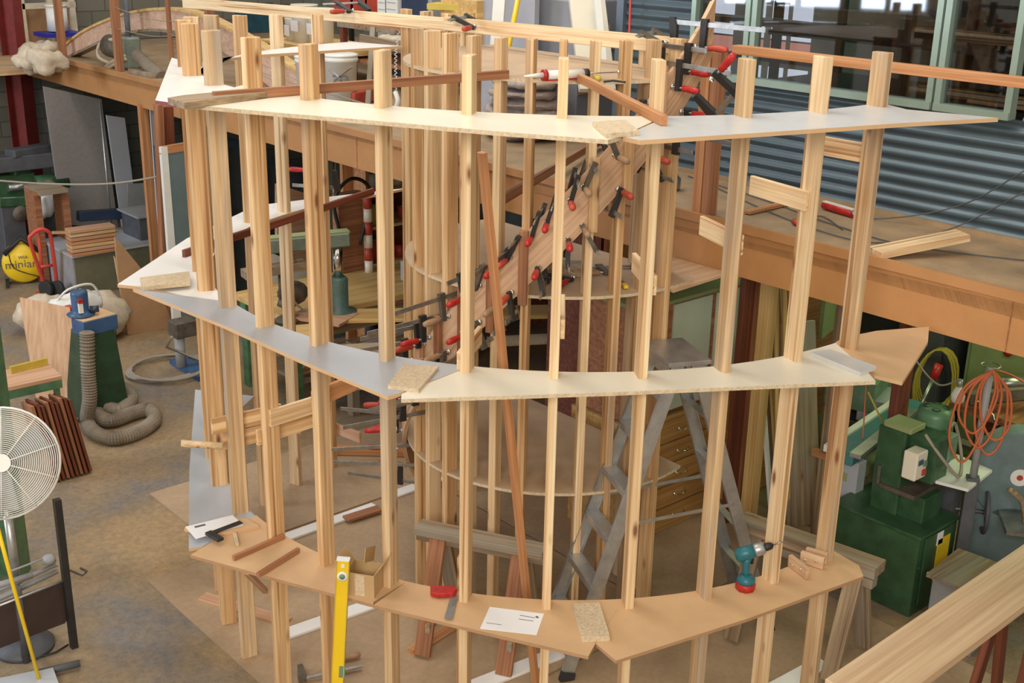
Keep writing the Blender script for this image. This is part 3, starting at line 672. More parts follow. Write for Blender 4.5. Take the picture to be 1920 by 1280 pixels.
# cordless drill
dr=thing('cordless_drill',P(1397,1108,z1+TH),'teal cordless drill standing upright on its red battery','drill')
dc=P(1397,1104,z1+TH); ax=(fx*.93+V((0,0,.34))).normalized(); zc=V((0,0,1))
R2=Matrix((fx,fy,zc)).transposed()
MB().lathe(dc,[(.045,0),(.052,.006),(.052,.035),(.046,.042)],8).build('battery','red',dr)
MB().lathe(dc+V((0,0,.042)),[(.048,0),(.05,.012),(.045,.03),(.02,.045)],8).build('battery_seat','teal',dr)
MB().tube([dc+V((0,0,.07)),dc+V((0,0,.11))-fx*.004,dc+V((0,0,.15))-fx*.008,dc+V((0,0,.19))-fx*.002],[.021,.019,.020,.025],10).build('grip','teal',dr)
hc=dc+V((0,0,.215))
MB().lathe(hc-ax*.07,[(.02,0),(.036,.01),(.038,.06),(.034,.10)],16,tuple(ax)).build('motor_housing','teal',dr)
MB().lathe(hc+ax*.03,[(.032,0),(.034,.01),(.034,.045),(.026,.055)],16,tuple(ax)).build('gear_case','alu',dr)
MB().lathe(hc+ax*.085,[(.020,0),(.022,.01),(.018,.035),(.008,.045)],14,tuple(ax)).build('chuck','black',dr)
MB().cyl(hc+ax*.13,hc+ax*.20,.0035,8).build('drill_bit','steel',dr)
MB().box(dc+V((0,0,.165))+fx*.022,(.012,.014,.03)).build('trigger','black',dr)
# wooden jigs with bolts
for i,(px,py,lx,an) in enumerate(((1497,1073,.16,-.9),(1522,1060,.13,-.35),(1530,1052,.12,-.3))):
    c=P(px,py,z1+TH)+V((0,0,.035)); u=V((math.cos(an+rb),math.sin(an+rb),0)); 
    j=plank('wooden_jig',c-u*lx/2,c+u*lx/2,.025,.065,'ply',['front wooden block jig with two bolts on the lower ring','middle wooden block jig behind the front one','rear wooden block jig against the rightmost stud'][i],'jig')
    n_=V((u.y,-u.x,0)); 
    if n_.dot(V((1,1,0)))>0: n_=-n_
    for s in (-.25,.2):
        q=c+u*lx*s+n_*.012; w_=V(j.matrix_world.translation)
        bb=MB().lathe(q+V((0,0,s*.03)),[(.007,0),(.007,.006),(.003,.008)],10,tuple(n_)).build('bolt','chrome'); bb.parent=j; bb.matrix_parent_inverse=j.matrix_world.inverted()
# caulking gun on the top disc
cg=thing('caulking_gun',P(1040,140,z3+TH),'red and white caulking gun lying on the top drum disc','caulking gun')
p0,p1=P(1024,141,z3+.06),P(1093,138,z3+.06); cd=(p1-p0).normalized()
MB().cyl(p0,p1,.024,16).build('cartridge','plasticwhite',cg); MB().cyl(p0-cd*.02,p0,.03,16).build('front_cap','red',cg)
MB().cyl(p0-cd*.13,p0-cd*.02,.004,10,.016).build('nozzle','plasticwhite',cg); MB().bar(p0-V((0,0,.026)),p1-V((0,0,.026)),.03,.006).build('cradle','red',cg)
MB().cyl(p1,p1+cd*.03,.026,14).build('end_ring','black',cg); MB().cyl(p1,p1+cd*.22,.003,8).build('plunger_rod','steel',cg); MB().ball(p1+cd*.22,.01).build('rod_end','chrome',cg)
tag(MB().lathe(P(1120,152,z3+TH),[(.015,0),(.022,.01),(.022,.02),(.012,.03)],14).build('tape_roll','cord_yellow'),'small yellow green roll beside the caulking gun','roll')
tag(MB().tube([P(1133,153,z3+.03),P(1150,151,z3+.03),P(1172,154,z3+.03)],.006,6).build('pliers','black'),'black pliers lying at the right of the top drum disc','pliers')
# knife on middle disc and wood block
kf=thing('utility_knife',P(1165,527,z2+TH),'grey and yellow utility knife on the middle drum disc','knife')
MB().bar(P(1156,520,z2+.035),P(1169,533,z2+.035),.025,.018).build('knife_body','greydk',kf,bevel=.003); MB().bar(P(1169,533,z2+.035),P(1174,538,z2+.035),.025,.018).build('knife_tip','yellow',kf)
tag(MB().box(P(1052,508,z2+.06)+V((.05,.05,0)),(.09,.3,.08),.7).build('timber_block','oldwood',bevel=.003),'short old timber block lying on the middle drum disc','block')
# ================================================================ LEFT SIDE OF THE WORKSHOP
def PP(px,py,A,B):
    """point of the pixel ray on the vertical plane through A and B (xy)"""
    A=V((A[0],A[1],0)); B=V((B[0],B[1],0)); n=V((-(B-A).y,(B-A).x,0)); r=ray(px,py); t=(A-V((0,0,0))).dot(n)/r.dot(n); return CAMP+r*t
def lettering(txt,size,origin,xd,yd,mat,parent,depth=.001):
    cu=bpy.data.curves.new('letters','FONT'); cu.body=txt; cu.size=size; cu.extrude=depth; cu.align_x='CENTER'; cu.align_y='CENTER'
    o=bpy.data.objects.new('letters_source',cu); COL.objects.link(o); bpy.context.view_layer.update()
    me=bpy.data.meshes.new_from_object(o.evaluated_get(bpy.context.evaluated_depsgraph_get())); bpy.data.objects.remove(o)
    q=bpy.data.objects.new('lettering',me); COL.objects.link(q); me.materials.clear(); me.materials.append(M[mat])
    X=V(xd).normalized(); Y=V(yd); Y=(Y-Y.dot(X)*X).normalized(); Z=X.cross(Y); base=V((0,0,0)); p=parent
    while p is not None: base+=V(p.location); p=p.parent
    q.parent=parent; q.matrix_local=Matrix.Translation(V(origin)-base)@Matrix((X,Y,Z)).transposed().to_4x4(); return q
# pedestal fan
fd=V((right.x,right.y,0)).normalized(); fn=(CAMP-P(2,868,1.3)).normalized(); fu=V((0,0,1)); fu=(fu-fu.dot(fn)*fn).normalized(); fs_=fu.cross(fn).normalized()
fc=P(2,868,1.3); fr_=.31
fan=thing('pedestal_fan',(fc.x,fc.y,0),'large white wire guarded pedestal fan at the left edge','fan')
def ringpts(r,off,n=40): return [fc+fn*off+(fs_*math.cos(2*PI*k/n)+fu*math.sin(2*PI*k/n))*r for k in range(n)]
b=MB()
for k in range(24):
    r=.05+.26*k/23; b.tube(ringpts(r,.07*math.cos(r/fr_*PI/2)**.6 if r<fr_ else 0),.0021,5,closed=True)
b.build('front_guard_rings','plasticwhite',fan)
b=MB()
for k in range(24):
    r=.05+.26*k/23; b.tube(ringpts(r,-.12*math.cos(min(r/fr_,1)*PI/2)**.6),.0021,4,closed=True)
b.build('rear_guard_rings','plasticwhite',fan)
MB().tube(ringpts(.312,-.01),.007,6,closed=True).build('rim','plasticwhite',fan)
for k in range(10):
    a=2*PI*k/10+.2; d=fs_*math.cos(a)+fu*math.sin(a)
    MB().tube([fc+fn*.078+d*.03,fc+fn*.066+d*.15,fc+fn*.04+d*.24,fc+d*.31],.003,5).build('guard_spoke','plasticwhite',fan)
MB().cyl(fc+fn*.07,fc+fn*.082,.05,20).build('badge_plate','plasticwhite',fan)
for k in range(3):
    a=2*PI*k/3+.5; d=fs_*math.cos(a)+fu*math.sin(a); e=fs_*-math.sin(a)+fu*math.cos(a)
    MB().quadp([fc-fn*.02+d*.04-e*.03,fc-fn*.04+d*.26-e*.09,fc+fn*.0+d*.27+e*.07,fc+fn*.01+d*.06+e*.04],fn*.003).build('fan_blade','grey',fan)
MB().cyl(fc-fn*.22,fc-fn*.03,.075,18).build('motor','grey',fan)
fb=fc-fn*.17
MB().cyl((fb.x,fb.y,.05),(fb.x,fb.y,fb.z-.05),.018,12).build('pole','alu',fan); MB().cyl((fb.x,fb.y,.45),(fb.x,fb.y,.9),.026,12).build('sleeve','alu',fan)
MB().lathe((fb.x,fb.y,0),[(.17,0),(.17,.03),(.08,.06),(.03,.08)],24).build('base','greydk',fan)
# folding stand with dark panel
yp=6.48
st=thing('machine_stand',(1.8,yp,0),'black steel stand with a dark brown hanging panel at the bottom left','stand')
f0=P(139,1213,0); ptop=PV(113,935,f0.x,f0.y)
MB().bar((f0.x,f0.y,0),(f0.x,f0.y,ptop),.04,.04,(1,0,0)).build('tall_post','black',st)
MB().quadp([PY(x,y,yp+.02) for x,y in ((-60,1155),(122,1088),(128,1158),(122,1168),(-60,1238))],(0,.02,0)).build('hanging_panel',flat('dark_brown_laminate',(.055,.035,.03),.4,var=.1),st)
MB().tube([PY(-40,1150,yp),PY(122,1087,yp)],.008,6).build('panel_edge','alu',st)
for i,(p,q,r) in enumerate((((-40,1122),(106,1058),.014),((-40,1140),(108,1070),.016),((18,1071),(90,1044),.006),((-30,1105),(60,1078),.02))):
    MB().cyl(PY(*p,yp+.14),PY(*q,yp+.14),r,10).build('rail_tube','grey',st)
MB().lathe(PY(92,1053,yp+.14),[(.04,0),(.04,.03),(.02,.045)],16).build('end_knob','grey',st)
MB().cyl(P(50,1240,0),(P(50,1240,0).x,P(50,1240,0).y,.5),.025,10).build('rear_leg','greydk',st)
o=tag(MB().tube([PY(-20,930,6.3),PY(20,1080,6.25),PY(78,1290,6.2)],.011,8).build('yellow_pole','yellow'),'thin yellow pole slanting in front of the dark panel at the left','pole')
tag(MB().tube([P(60,1225,.01),P(80,1230,.01),P(105,1222,.01),P(128,1208,.01)],.006,6).build('power_cable','black'),'black cord on the floor at the foot of the tall black post','cord')
tag(MB().cyl(P(70,1262,.04),P(150,1243,.04),.022,12).build('rubber_tube','greydk'),'grey round tube lying on the floor at the bottom left','tube')
tag(MB().quadp([P(-30,1285,.03),P(100,1258,.03),P(115,1300,.03),P(-30,1330,.03)],(0,0,.03)).build('metal_tray','bluegrey'),'grey metal tray end at the very bottom left corner','tray')
tag(MB().tube([P(130,1068,.008),P(155,1078,.008),P(163,1070,.008),P(150,1064,.008)],.005,5).build('wire_loop','greydk'),'small dark wire loop on the floor right of the black post','wire')
# brown boards stack
for i in range(9):
    x=3.0+.036*i; l=.62+.02*math.sin(i*2.2); o_=(-.07,.10)
    plank('brown_board',(x,8.85,0.001),(x+o_[0],8.85+o_[1],l),.24,.022,'dark' if i%3 else 'brown','red brown board, %s from the left in the leaning stack behind the fan'%ordn(i),'board','leaning brown boards',upv=(1,0,0))
# small green framed table
tb=thing('saw_table',P(70,760,0),'small green framed machine table with a pinkish wooden top at the left','table')
zt_=.72; pts=[P(x,y,zt_) for x,y in ((10,700),(88,683),(116,711),(15,733))]
MB().quadp(pts,(0,0,.03)).build('table_top','plypink',tb); MB().quadp([p-V((0,0,.07)) for p in pts],(0,0,.068)).build('apron','greenpost',tb)
MB().bar(P(20,694,zt_+.06),P(88,677,zt_+.06),.03,.06).build('fence','yellowdusty',tb)
for p in (pts[2],pts[3]): MB().bar((p.x-.04,p.y+.03,0),(p.x-.04,p.y+.03,zt_-.07),.04,.04,(1,0,0)).build('leg','greenpost',tb)
# plywood panel leaning
zq=.95; tl,trr=P(38,558,zq),P(131,577,zq); dn_=V((-.05,-.28,0)); 
pl=MB().quadp([tl,trr,V((trr.x,trr.y,0))+dn_,V((tl.x,tl.y,0))+dn_],(.0,.025,0)).build('plywood_panel','plyv'); tag(pl,'large pinkish plywood panel leaning beside the blue machine table','panel')
# blue topped machine
bm=thing('blue_spindle_table',P(160,765,0),'green pedestal machine with a thick blue table top and a blue motor','machine')
bc_=V((3.93,10.42,0)); zb_=.92
cs=[P(x,y,zb_) for x,y in ((133,597),(156,605),(220,589),(176,572))]
MB().quadp([p-V((0,0,.13)) for p in cs],(0,0,.13)).build('table_top','blue',bm,bevel=.004)
MB().quadp([p-V((0,0,.0)) for p in [q.lerp(sum(cs,V((0,0,0)))/4,.06) for q in cs]],(0,0,.006)).build('dusty_surface','mdf',bm)
cc=sum(cs,V((0,0,0)))/4
b=MB(); lo=[V((cc.x,cc.y,0))+V(d) for d in ((-.24,-.16,0),(.20,-.16,0),(.20,.22,0),(-.24,.22,0))]; hi=[V((cc.x,cc.y,zb_-.13))+V(d) for d in ((-.14,-.13,0),(.14,-.13,0),(.14,.13,0),(-.14,.13,0))]
b.mesh(lo+hi,[(3,2,1,0),(4,5,6,7),(0,1,5,4),(1,2,6,5),(2,3,7,6),(3,0,4,7)]).build('pedestal',flat('shaded_pedestal_green',(.025,.07,.035),.45,var=.2),bm)  # shade on the pedestal is put into this darker green
mc=P(152,590,zb_+.01)
mo=MB().lathe(mc,[(.11,0),(.12,.012),(.075,.03),(.07,.05),(.072,.19),(.068,.215),(.03,.225)],20).build('motor','blue',bm)
MB().box(mc+V((-.03,-.085,.09)),(.035,.03,.09)).build('white_label','plasticwhite',mo); MB().box(mc+V((-.03,-.088,.15)),(.035,.034,.035)).build('red_cap','red',mo)
MB().cyl(mc+V((.06,-.05,.05)),mc+V((.13,-.08,.05)),.03,12).build('side_gear','bluedark',mo)
hp=[PY(163,622,cc.y-.30),PY(165,690,cc.y-.31),PY(168,745,cc.y-.32),P(164,790,.07),P(180,812,.06),P(215,822,.06),P(262,808,.06),P(290,786,.06),P(278,768,.06),P(245,775,.07),P(208,788,.07),P(184,778,.07),P(192,765,.08),P(225,768,.1),P(246,750,.08),P(238,732,.07),P(212,722,.07),P(188,712,.07)]
def smooth(pts,k=6):
    out=[]
    for i in range(len(pts)-1):
        p0=pts[max(i-1,0)];p1=pts[i];p2=pts[i+1];p3=pts[min(i+2,len(pts)-1)]
        for j in range(k):
            t=j/k; out.append(.5*((2*p1)+(p2-p0)*t+(2*p0-5*p1+4*p2-p3)*t*t+(3*p1-p0-3*p2+p3)*t**3))
    return out+[pts[-1]]
sp=smooth(hp,22); tag(MB().tube(sp,[.064 if i%2 else .053 for i in range(len(sp))],14).flat().build('dust_hose','hose'),'thick grey ribbed dust hose coiled on the floor below the blue machine','hose')
for i,(a,b_,w) in enumerate((((130,768),(168,752),.09),((190,745),(225,760),.1),((135,775),(155,790),.1))): lay(a,b_,w,0,.035,'oldwood','wood_block',['long packing block at the left foot of the green pedestal','packing block under the coiled hose','front packing block under the green pedestal'][i],'block')
# bags
tag(MB().ball(P(182,592,.25),.33,1.,.8,.75,26).crumple(.06,2).build('canvas_bag','canvas'),'round cream canvas dust bag behind the blue machine top','bag')
tag(MB().ball(P(85,585,.22),.28,1.1,.8,.7,26).crumple(.07,3).build('canvas_bag','canvas'),'beige canvas bag behind the leaning plywood panel','bag')
wb=thing('plastic_bag',P(140,590,.5),'white plastic bag with red printing lying on the canvas bags','bag')
pb_=P(142,572,.55); MB().ball(pb_,.22,1.2,.7,.62,26).crumple(.05,4).build('bag_body','plasticwhite',wb); MB().ball(pb_+V((-.1,-.11,.02)),.07,1.3,.6,.5,10).build('red_print','redold',wb)
MB().tube(smooth([pb_+V((-.2,0,.05)),pb_+V((-.1,-.1,.2)),pb_+V((.15,-.05,.2)),pb_+V((.25,0,.05))]),.012,6).build('bag_handle','plasticwhite',wb)
# tan leaning boards
tag(MB().quadp([PY(x,y,11.7) for x,y in ((240,628),(326,612),(306,560),(262,500),(216,444),(222,520))],(0,.03,0)).build('tan_board','mdfedge'),'tall tan board with a slanted top leaning left of the round frame','board')
tag(MB().quadp([PY(x,y,11.95) for x,y in ((214,480),(238,520),(262,600),(240,625),(228,560))],(0,.02,0)).build('tan_board','mdf'),'narrow tan offcut behind the slanted tan board','board')
# posts and sheets under the mezzanine edge
def vpost(name,pa,pb,y,w,d,mat,label,cat='post'):
    a,b_=PY(*pa,y),PY(*pb,y); a.z=0; b_.z=min(b_.z,4) if y<10 else b_.z; return plank(name,a,b_,w,d,mat,label,cat,upv=(0,1,0))
vpost('timber_post',(313,628),(297,196),11.75,.07,.09,'brown','brown upright timber against the mezzanine edge, left of the teal sheet')
vpost('timber_post',(333,600),(313,200),11.85,.12,.05,'dark','dark red upright timber behind the teal sheet')
vpost('timber_post',(290,470),(267,196),12.8,.10,.06,'oregon','orange upright timber post right of the grey boards')
tag(MB().quadp([PY(x,y,13.0) for x,y in ((281,200),(300,204),(330,640),(312,645))],(0,.02,0)).build('insulation_pack','paper'),'pale wrapped pack with grey scribbles standing beside the orange post','pack')
ts=thing('teal_sheet',PY(330,640,11.5),'grey teal sheet with a white edge strip standing left of the studs','panel')
MB().quadp([PY(x,y,11.5) for x,y in ((314,275),(420,262),(440,640),(345,660))],(0,.03,0)).build('sheet',flat('teal_laminate',(.16,.22,.23),.4,var=.05),ts)
MB().quadp([PY(x,y,11.48) for x,y in ((302,276),(314,275),(345,660),(330,662))],(0,.05,0)).build('edge_strip','plasticwhite',ts); MB().quadp([PY(x,y,11.49) for x,y in ((302,276),(420,255),(420,272),(302,290))],(0,.05,0)).build('top_rail','oregon',ts)
# far back items
tag(MB().quadp([PY(x,y,14.9) for x,y in ((82,162),(190,186),(222,430),(118,420))],(0,.04,0)).build('grey_board','concretegrey'),'large grey board leaning under the far end of the mezzanine','board')
tag(MB().quadp([PY(x,y,14.6) for x,y in ((200,216),(234,221),(268,490),(238,490))],(0,.03,0)).build('pale_board','bluegrey'),'narrow pale blue board right of the large grey board','board')
tag(MB().quadp([PY(x,y,14.5) for x,y in ((240,345),(278,343),(292,490),(240,490))],(0,.03,0)).build('white_board','grey'),'small white square board standing on the grey box','board')
tag(MB().tube([PY(187,190,14.5),V((PY(187,190,14.5).x,14.5,0))],.012,6).build('pipe','alu'),'thin vertical conduit in front of the grey board','pipe')
tag(MB().tube(smooth([PY(-10,338,13.5),PY(100,345,13.2),PY(220,343,12.5),PY(340,322,11.9)]),.012,6).build('slack_cable','cord_grey'),'long slack grey cable hanging across the far left','cable')
# cabinet cluster
c0=P(146,556,0); hz=PV(146,482,c0.x,c0.y)
cb=thing('grey_green_cabinet',(c0.x+.5,c0.y+.3,0),'low grey green cabinet behind the red hand trolley','cabinet')
MB().box((c0.x+.85,c0.y+.45,hz/2),(1.7,.9,hz)).build('cabinet_body','greydk' if 0 else flat('khaki_metal',(.17,.17,.11),.5,var=.1),cb,bevel=.005); MB().box((c0.x-.01,c0.y+.45,hz/2),(.02,.9,hz)).build('end_panel','grey',cb); MB().box((c0.x+.85,c0.y+.45,hz+.012),(1.76,.96,.024)).build('cabinet_top','bluegrey',cb)
for i in range(7):
    z=hz+.03+.045*i; plank('stacked_board',(c0.x-.02,c0.y+.06,z),(c0.x+.5,c0.y+.02,z),.18,.036,['oregon','plypink','pine','oregon','plypink','pine','plypink'][i],'reddish board end, %s from the bottom of the stack on the cabinet'%ordn(i),'board','boards stacked on the low cabinet')
plank('long_strip',PY(98,436,13.4),PY(222,433,13.4),.03,.03,'pine','long thin batten lying on top of the board stack','batten')
gb=c0+V((.95,.3,hz+.025)); g_=thing('grey_box',gb,'grey metal box with a pale lid on the low cabinet','box')
MB().box(gb+V((.25,.1,.14)),(.62,.5,.28)).build('box_body','greydk',g_); MB().box(gb+V((.25,.1,.29)),(.7,.58,.02)).build('lid','grey',g_)
tag(MB().bar(PY(146,405,14.2),PY(226,400,14.2),.12,.12).build('blue_rail','bluedark',bevel=.01),'dark blue machine rail lying behind the board stack','rail')
# red hand trolley
tr_=thing('hand_trolley',P(97,543,0),'red tubular hand trolley beside the low cabinet','trolley')
MB().tube(smooth([PY(86,541,13.75),PY(57,455,13.6),PY(60,440,13.58),PY(74,430,13.55),PY(90,434,13.55),PY(96,450,13.58),PY(108,541,13.72)]),.022,8).build('tube_frame','cord_red',tr_)
MB().tube([PY(76,500,13.65),PY(100,497,13.68)],.018,8).build('cross_bar','cord_red',tr_); MB().tube([PY(72,435,13.6),PY(83,541,13.8)],.016,8).build('middle_bar','cord_red',tr_)
for px in (86,108): MB().cyl(P(px-3,543,.1),P(px+4,541,.1),.1,16).build('wheel','rubber',tr_)
MB().box(P(97,547,.02),(.3,.2,.02)).build('toe_plate','redold',tr_)
# welder reel
wc=P(44,493,.26); we=thing('yellow_welder',(wc.x,wc.y,0),'round yellow welder with black lettering and a coiled cable at the far left','welder')
wn_=(CAMP-wc); wn_.z*=.25; wn_.normalize(); wx=V((0,0,1)).cross(wn_).normalized()
MB().lathe(wc-wn_*.16,[(.2,0),(.235,.02),(.24,.14),(.22,.17),(.05,.185)],28,tuple(wn_)).build('drum_body','yellow',we)
for s in(-1,1): MB().bar(V((wc.x,wc.y,.03))+wx*.2*s-wn_*.15,V((wc.x,wc.y,.03))+wx*.2*s+wn_*.15,.04,.05).build('skid','black',we)
MB().tube([wc+wn_*.0+wx*(-.2)+V((0,0,.12)),wc+V((0,0,.3)),wc+wx*.2+V((0,0,.12))],.03,8).build('handle','black',we)
lettering('miniarc',.14,wc+wn_*.027-V((0,0,.01)),wx,(0,0,1),'ink',we); lettering('WIA',.055,wc+wn_*.027+V((0,0,.075)),wx,(0,0,1),'ink',we)
MB().tube(smooth([wc+wn_*.04-wx*.15+V((0,0,.13)),wc+wn_*.05-wx*.1+V((0,0,-.05)),wc+wn_*.04+wx*.15+V((0,0,-.17))]),.006,6).build('lead','black',we)
# far left green machines
for i,(px,py,z,sx,sy,sz,m,l) in enumerate(((35,300,1.25,1.1,.5,.18,'greydk','dark cluttered machine bench top at the far left'),(20,345,1.15,.5,.35,.3,'green','green vice like machine on the far left bench'))):
    c=PY(px,py,15.2); tag(MB().box((c.x,c.y,c.z),(sx,sy,sz)).box((c.x+.1,c.y-.1,c.z+sz*.7),(sx*.5,sy*.4,sz*.5),.3).build('bench_machine',m,bevel=.01),l,'machine')
lt2=thing('metal_lathe',PY(45,470,15.0),'dark green metal lathe standing at the far left under the red column','lathe')
a,b_=PY(-10,375,15.0),PY(66,372,15.0)
MB().bar(a,b_,.35,.12).build('lathe_bed','green',lt2,bevel=.01); MB().cyl(a+V((.5,0,.12)),a+V((.9,0,.12)),.12,16).build('headstock','green',lt2); MB().cyl(PY(15,352,15),PY(62,347,15),.05,10).build('spindle','steel',lt2)
for x in (.15,.6): 
    q=a+V((x,0,-.06)); MB().box((q.x,q.y,q.z/2),(.28,.3,q.z)).build('lathe_leg','greydk',lt2,bevel=.01)
MB().lathe(PY(38,400,14.8),[(.09,0),(.1,.02),(.09,.04)],20,(0,-1,0)).build('hand_wheel','castiron',lt2)
rg=PY(87,383,14.7); tag(MB().ball(rg,.16,.9,.5,1.2,22).crumple(.09,5).build('rag','plasticwhite'),'white rag hanging at the end of the far left bench','rag')
bk=thing('work_bench',PY(95,440,14.2),'dark bench frame with a brown top behind the red hand trolley','bench')
a,b_=PY(60,357,14.2),PY(112,350,14.2); MB().bar(a,b_,.5,.05).build('bench_top','oldwood',bk)
for q in (a,b_): MB().box((q.x,q.y,q.z/2),(.08,.3,q.z)).build('bench_leg','brown',bk)
tag(MB().tube([PY(66,365,14.6),PY(60,445,14.6)],.02,6).build('orange_hose','cord_orange'),'orange hose hanging off the far left bench','hose')
tag(MB().tube([PY(0,330,15.6),V((PY(60,405,15.2).x,15.2,0))],.03,6).build('conduit','winframe'),'pale green pipe standing at the far left','pipe')
# floor reel and cables in the middle left
cr=thing('tool_pedestal',P(342,700,0),'small grey floor tool on a dark blue base plate left of the studs','tool')
MB().quadp([P(x,y,0.0) for x,y in ((318,682),(345,676),(400,700),(372,716))],(0,0,.05)).build('base_plate','blue',cr); q=P(340,686,.05)
MB().cyl(q,q+V((0,0,.3)),.05,12).build('grey_column','grey',cr); MB().box(q+V((.05,.02,.38)),(.22,.18,.16)).build('tool_head','castiron',cr,bevel=.01)
cp=[]
for k in range(3):
    for j in range(20):
        a=2*PI*j/20; c=P(318,690,.02+.012*k); cp.append(c+V((math.cos(a)*(.42-.03*k),math.sin(a)*(.30+.03*k),.01)))
tag(MB().tube(cp+[P(312,650,.3),P(322,632,.6)],.014,6).build('cable_coil','cord_grey'),'grey cable coiled on the floor left of the studs','cable')
tag(MB().tube(smooth([PY(208,612,10.4),PY(214,650,10.4),PY(215,704,10.4),PY(218,660,10.4),PY(217,610,10.4)]),.004,5).build('hanging_wire','black'),'thin black wire hanging from the blue table top','wire')
# ================================================================ MIDDLE BACKGROUND UNDER THE MEZZANINE
def bxp(px,py,z,s,mat,name,label=None,cat=None,rz=0,par=None,group=None,bevel=.004):
    c=P(px,py,z); o=MB().box((c.x,c.y,z+s[2]/2),s,rz).build(name,mat,par,bevel=bevel); return tag(o,label,cat,group)
bt=thing('timber_bench',(5.9,9.0,0),'long timber work bench with machines seen through the back left studs','bench')
zbn=.86; cs=[P(x,y,zbn) for x,y in ((470,640),(760,600),(700,560),(500,590))]
MB().quadp([V((5.15,8.75,zbn)),V((7.2,8.75,zbn)),V((7.2,9.75,zbn)),V((5.15,9.75,zbn))],(0,0,.05)).build('bench_top','yellowwood',bt); MB().quadp([V((5.15,8.78,zbn-.2)),V((7.2,8.78,zbn-.2)),V((7.2,8.82,zbn-.2)),V((5.15,8.82,zbn-.2))],(0,0,.2)).build('front_rail','oldwood',bt)
for x in (5.25,7.1):
    for y in (8.85,9.65): MB().box((x,y,zbn/2),(.1,.1,zbn)).build('leg','greenpost',bt)
MB().box((6.2,9.2,.25),(1.8,.7,.03)).build('lower_shelf','oldwood',bt)
for i in range(6):
    z=.28+.04*(i//3); plank('stored_stick',(5.35,8.95+.1*(i%3),z+.02),(6.9,9.05+.12*(i%3),z+.05),.05,.03,['pine','oldwood','yellowwood','pine_grey','white','yellowwood'][i],'loose stick stored on the shelf of the timber bench','stick','sticks under the bench')
ZB=zbn+.05
# pillar machine
q=P(636,588,ZB); pm=thing('pillar_machine',q,'green pillar machine with a chrome column on the timber bench','machine')
MB().lathe(q,[(.16,0),(.16,.03),(.085,.05),(.085,.32),(.07,.34)],18).build('pillar_base','blue' if 0 else flat('green_blue_cast',(.10,.18,.16),.45,var=.15),pm); MB().cyl(q+V((0,0,.34)),q+V((0,0,.62)),.045,16).build('chrome_column','chrome',pm)
MB().bar(q+V((.1,-.03,.68)),q+V((-.62,.25,.66)),.14,.12).build('radial_arm','saw_green',pm,bevel=.01); MB().bar(q+V((.1,-.03,.745)),q+V((-.62,.25,.725)),.12,.015).build('arm_cap','cabgreen',pm)
q=P(540,600,ZB); sp_=thing('bench_spindle',q,'dusty old cast iron machine with cables on the timber bench','machine')
MB().lathe(q,[(.12,0),(.10,.02),(.04,.04),(.05,.12),(.09,.14),(.07,.2)],16).build('cast_base','castiron',sp_); MB().ball(q+V((.12,.1,.2)),.12,1.2,1,.9).build('motor_ball','castiron',sp_); MB().cyl(q+V((-.02,0,.2)),q+V((-.02,0,.42)),.05,12).build('upright','castiron',sp_); MB().bar(q+V((-.35,.1,.45)),q+V((.2,0,.47)),.14,.07).build('top_table','oldwood',sp_)
MB().tube(smooth([q+V((.1,0,.5)),q+V((0,-.05,.62)),q+V((-.08,-.1,.35)),q+V((.1,-.12,.1)),q+V((.2,-.1,.25))]),.01,6).build('cable','cord_grey',sp_)
for i,(a,b_,w,m,l) in enumerate((((560,585),(655,600),.35,'plypink','reddish board lying on the timber bench'),((500,628),(600,618),.3,'yellowwood','pale board lying at the front of the timber bench'))):
    p,q=P(*a,ZB+.02),P(*b_,ZB+.02); plank('bench_board',p,q,w,.025,m,l,'board')
# long boards resting toward the frame
plank('resting_board',V((5.5,8.55,.92)),V((7.3,7.35,.92)),.32,.03,'yellowwood','long pale board resting in front of the bench behind the frame','board')
plank('resting_board',V((5.3,8.3,.72)),V((7.2,7.25,.72)),.2,.03,'chip','second pale board lower down behind the frame','board')
for q in ((5.6,8.45),(7.1,7.4)): plank('bench_support',V((q[0],q[1],.0)),V((q[0],q[1],.70)),.08,.08,'oldwood','rough timber support under the resting boards','support','supports under the resting boards')
# big cabinets and panels at the back
tag(MB().quadp([PY(x,y,10.9) for x,y in ((500,470),(583,505),(583,620),(500,600))],(0,.3,0)).build('cream_panel','cream'),'cream panel standing behind the timber bench','panel')
tag(MB().quadp([PY(x,y,11.1) for x,y in ((520,345),(590,368),(590,500),(520,470))],(0,.05,0)).build('pink_chest','plypink'),'pinkish wooden chest front behind the back left studs','chest')
for i,(x0,x1,y0,y1,yy,m,l) in enumerate(((350,480,262,560,12.3,flat('slate_cabinet',(.10,.12,.13),.5,var=.1),'tall slate grey cabinet under the left part of the mezzanine'),(478,560,300,560,13.0,'greydk','dark blue grey cabinet next to the slate one'))):
    p=PY(x0,y1,yy); q=PY(x1,y0,yy); hz_=min(q.z-.05,2.15); MBo=MB().box(((p.x+q.x)/2,yy+.3,hz_/2),(q.x-p.x-.03,.6,hz_)).build('tall_cabinet',m,bevel=.005); tag(MBo,l,'cabinet')
vpost('timber_post',(628,600),(612,300),10.4,.35,.2,flat('sea_green_column',(.13,.21,.21),.5,var=.1),'wide sea green steel column behind the pillar machine')
vpost('timber_post',(602,560),(597,320),10.6,.12,.1,'brown','brown post left of the sea green column')
vpost('orange_post',(660,590),(650,300),10.1,.14,.05,'oregon','orange timber post right of the sea green column')
tag(MB().cyl(PY(627,285,10.2),PY(624,432,10.2),.012,8).build('hanging_rod','chrome'),'thin pale rod hanging in front of the sea green column','rod')
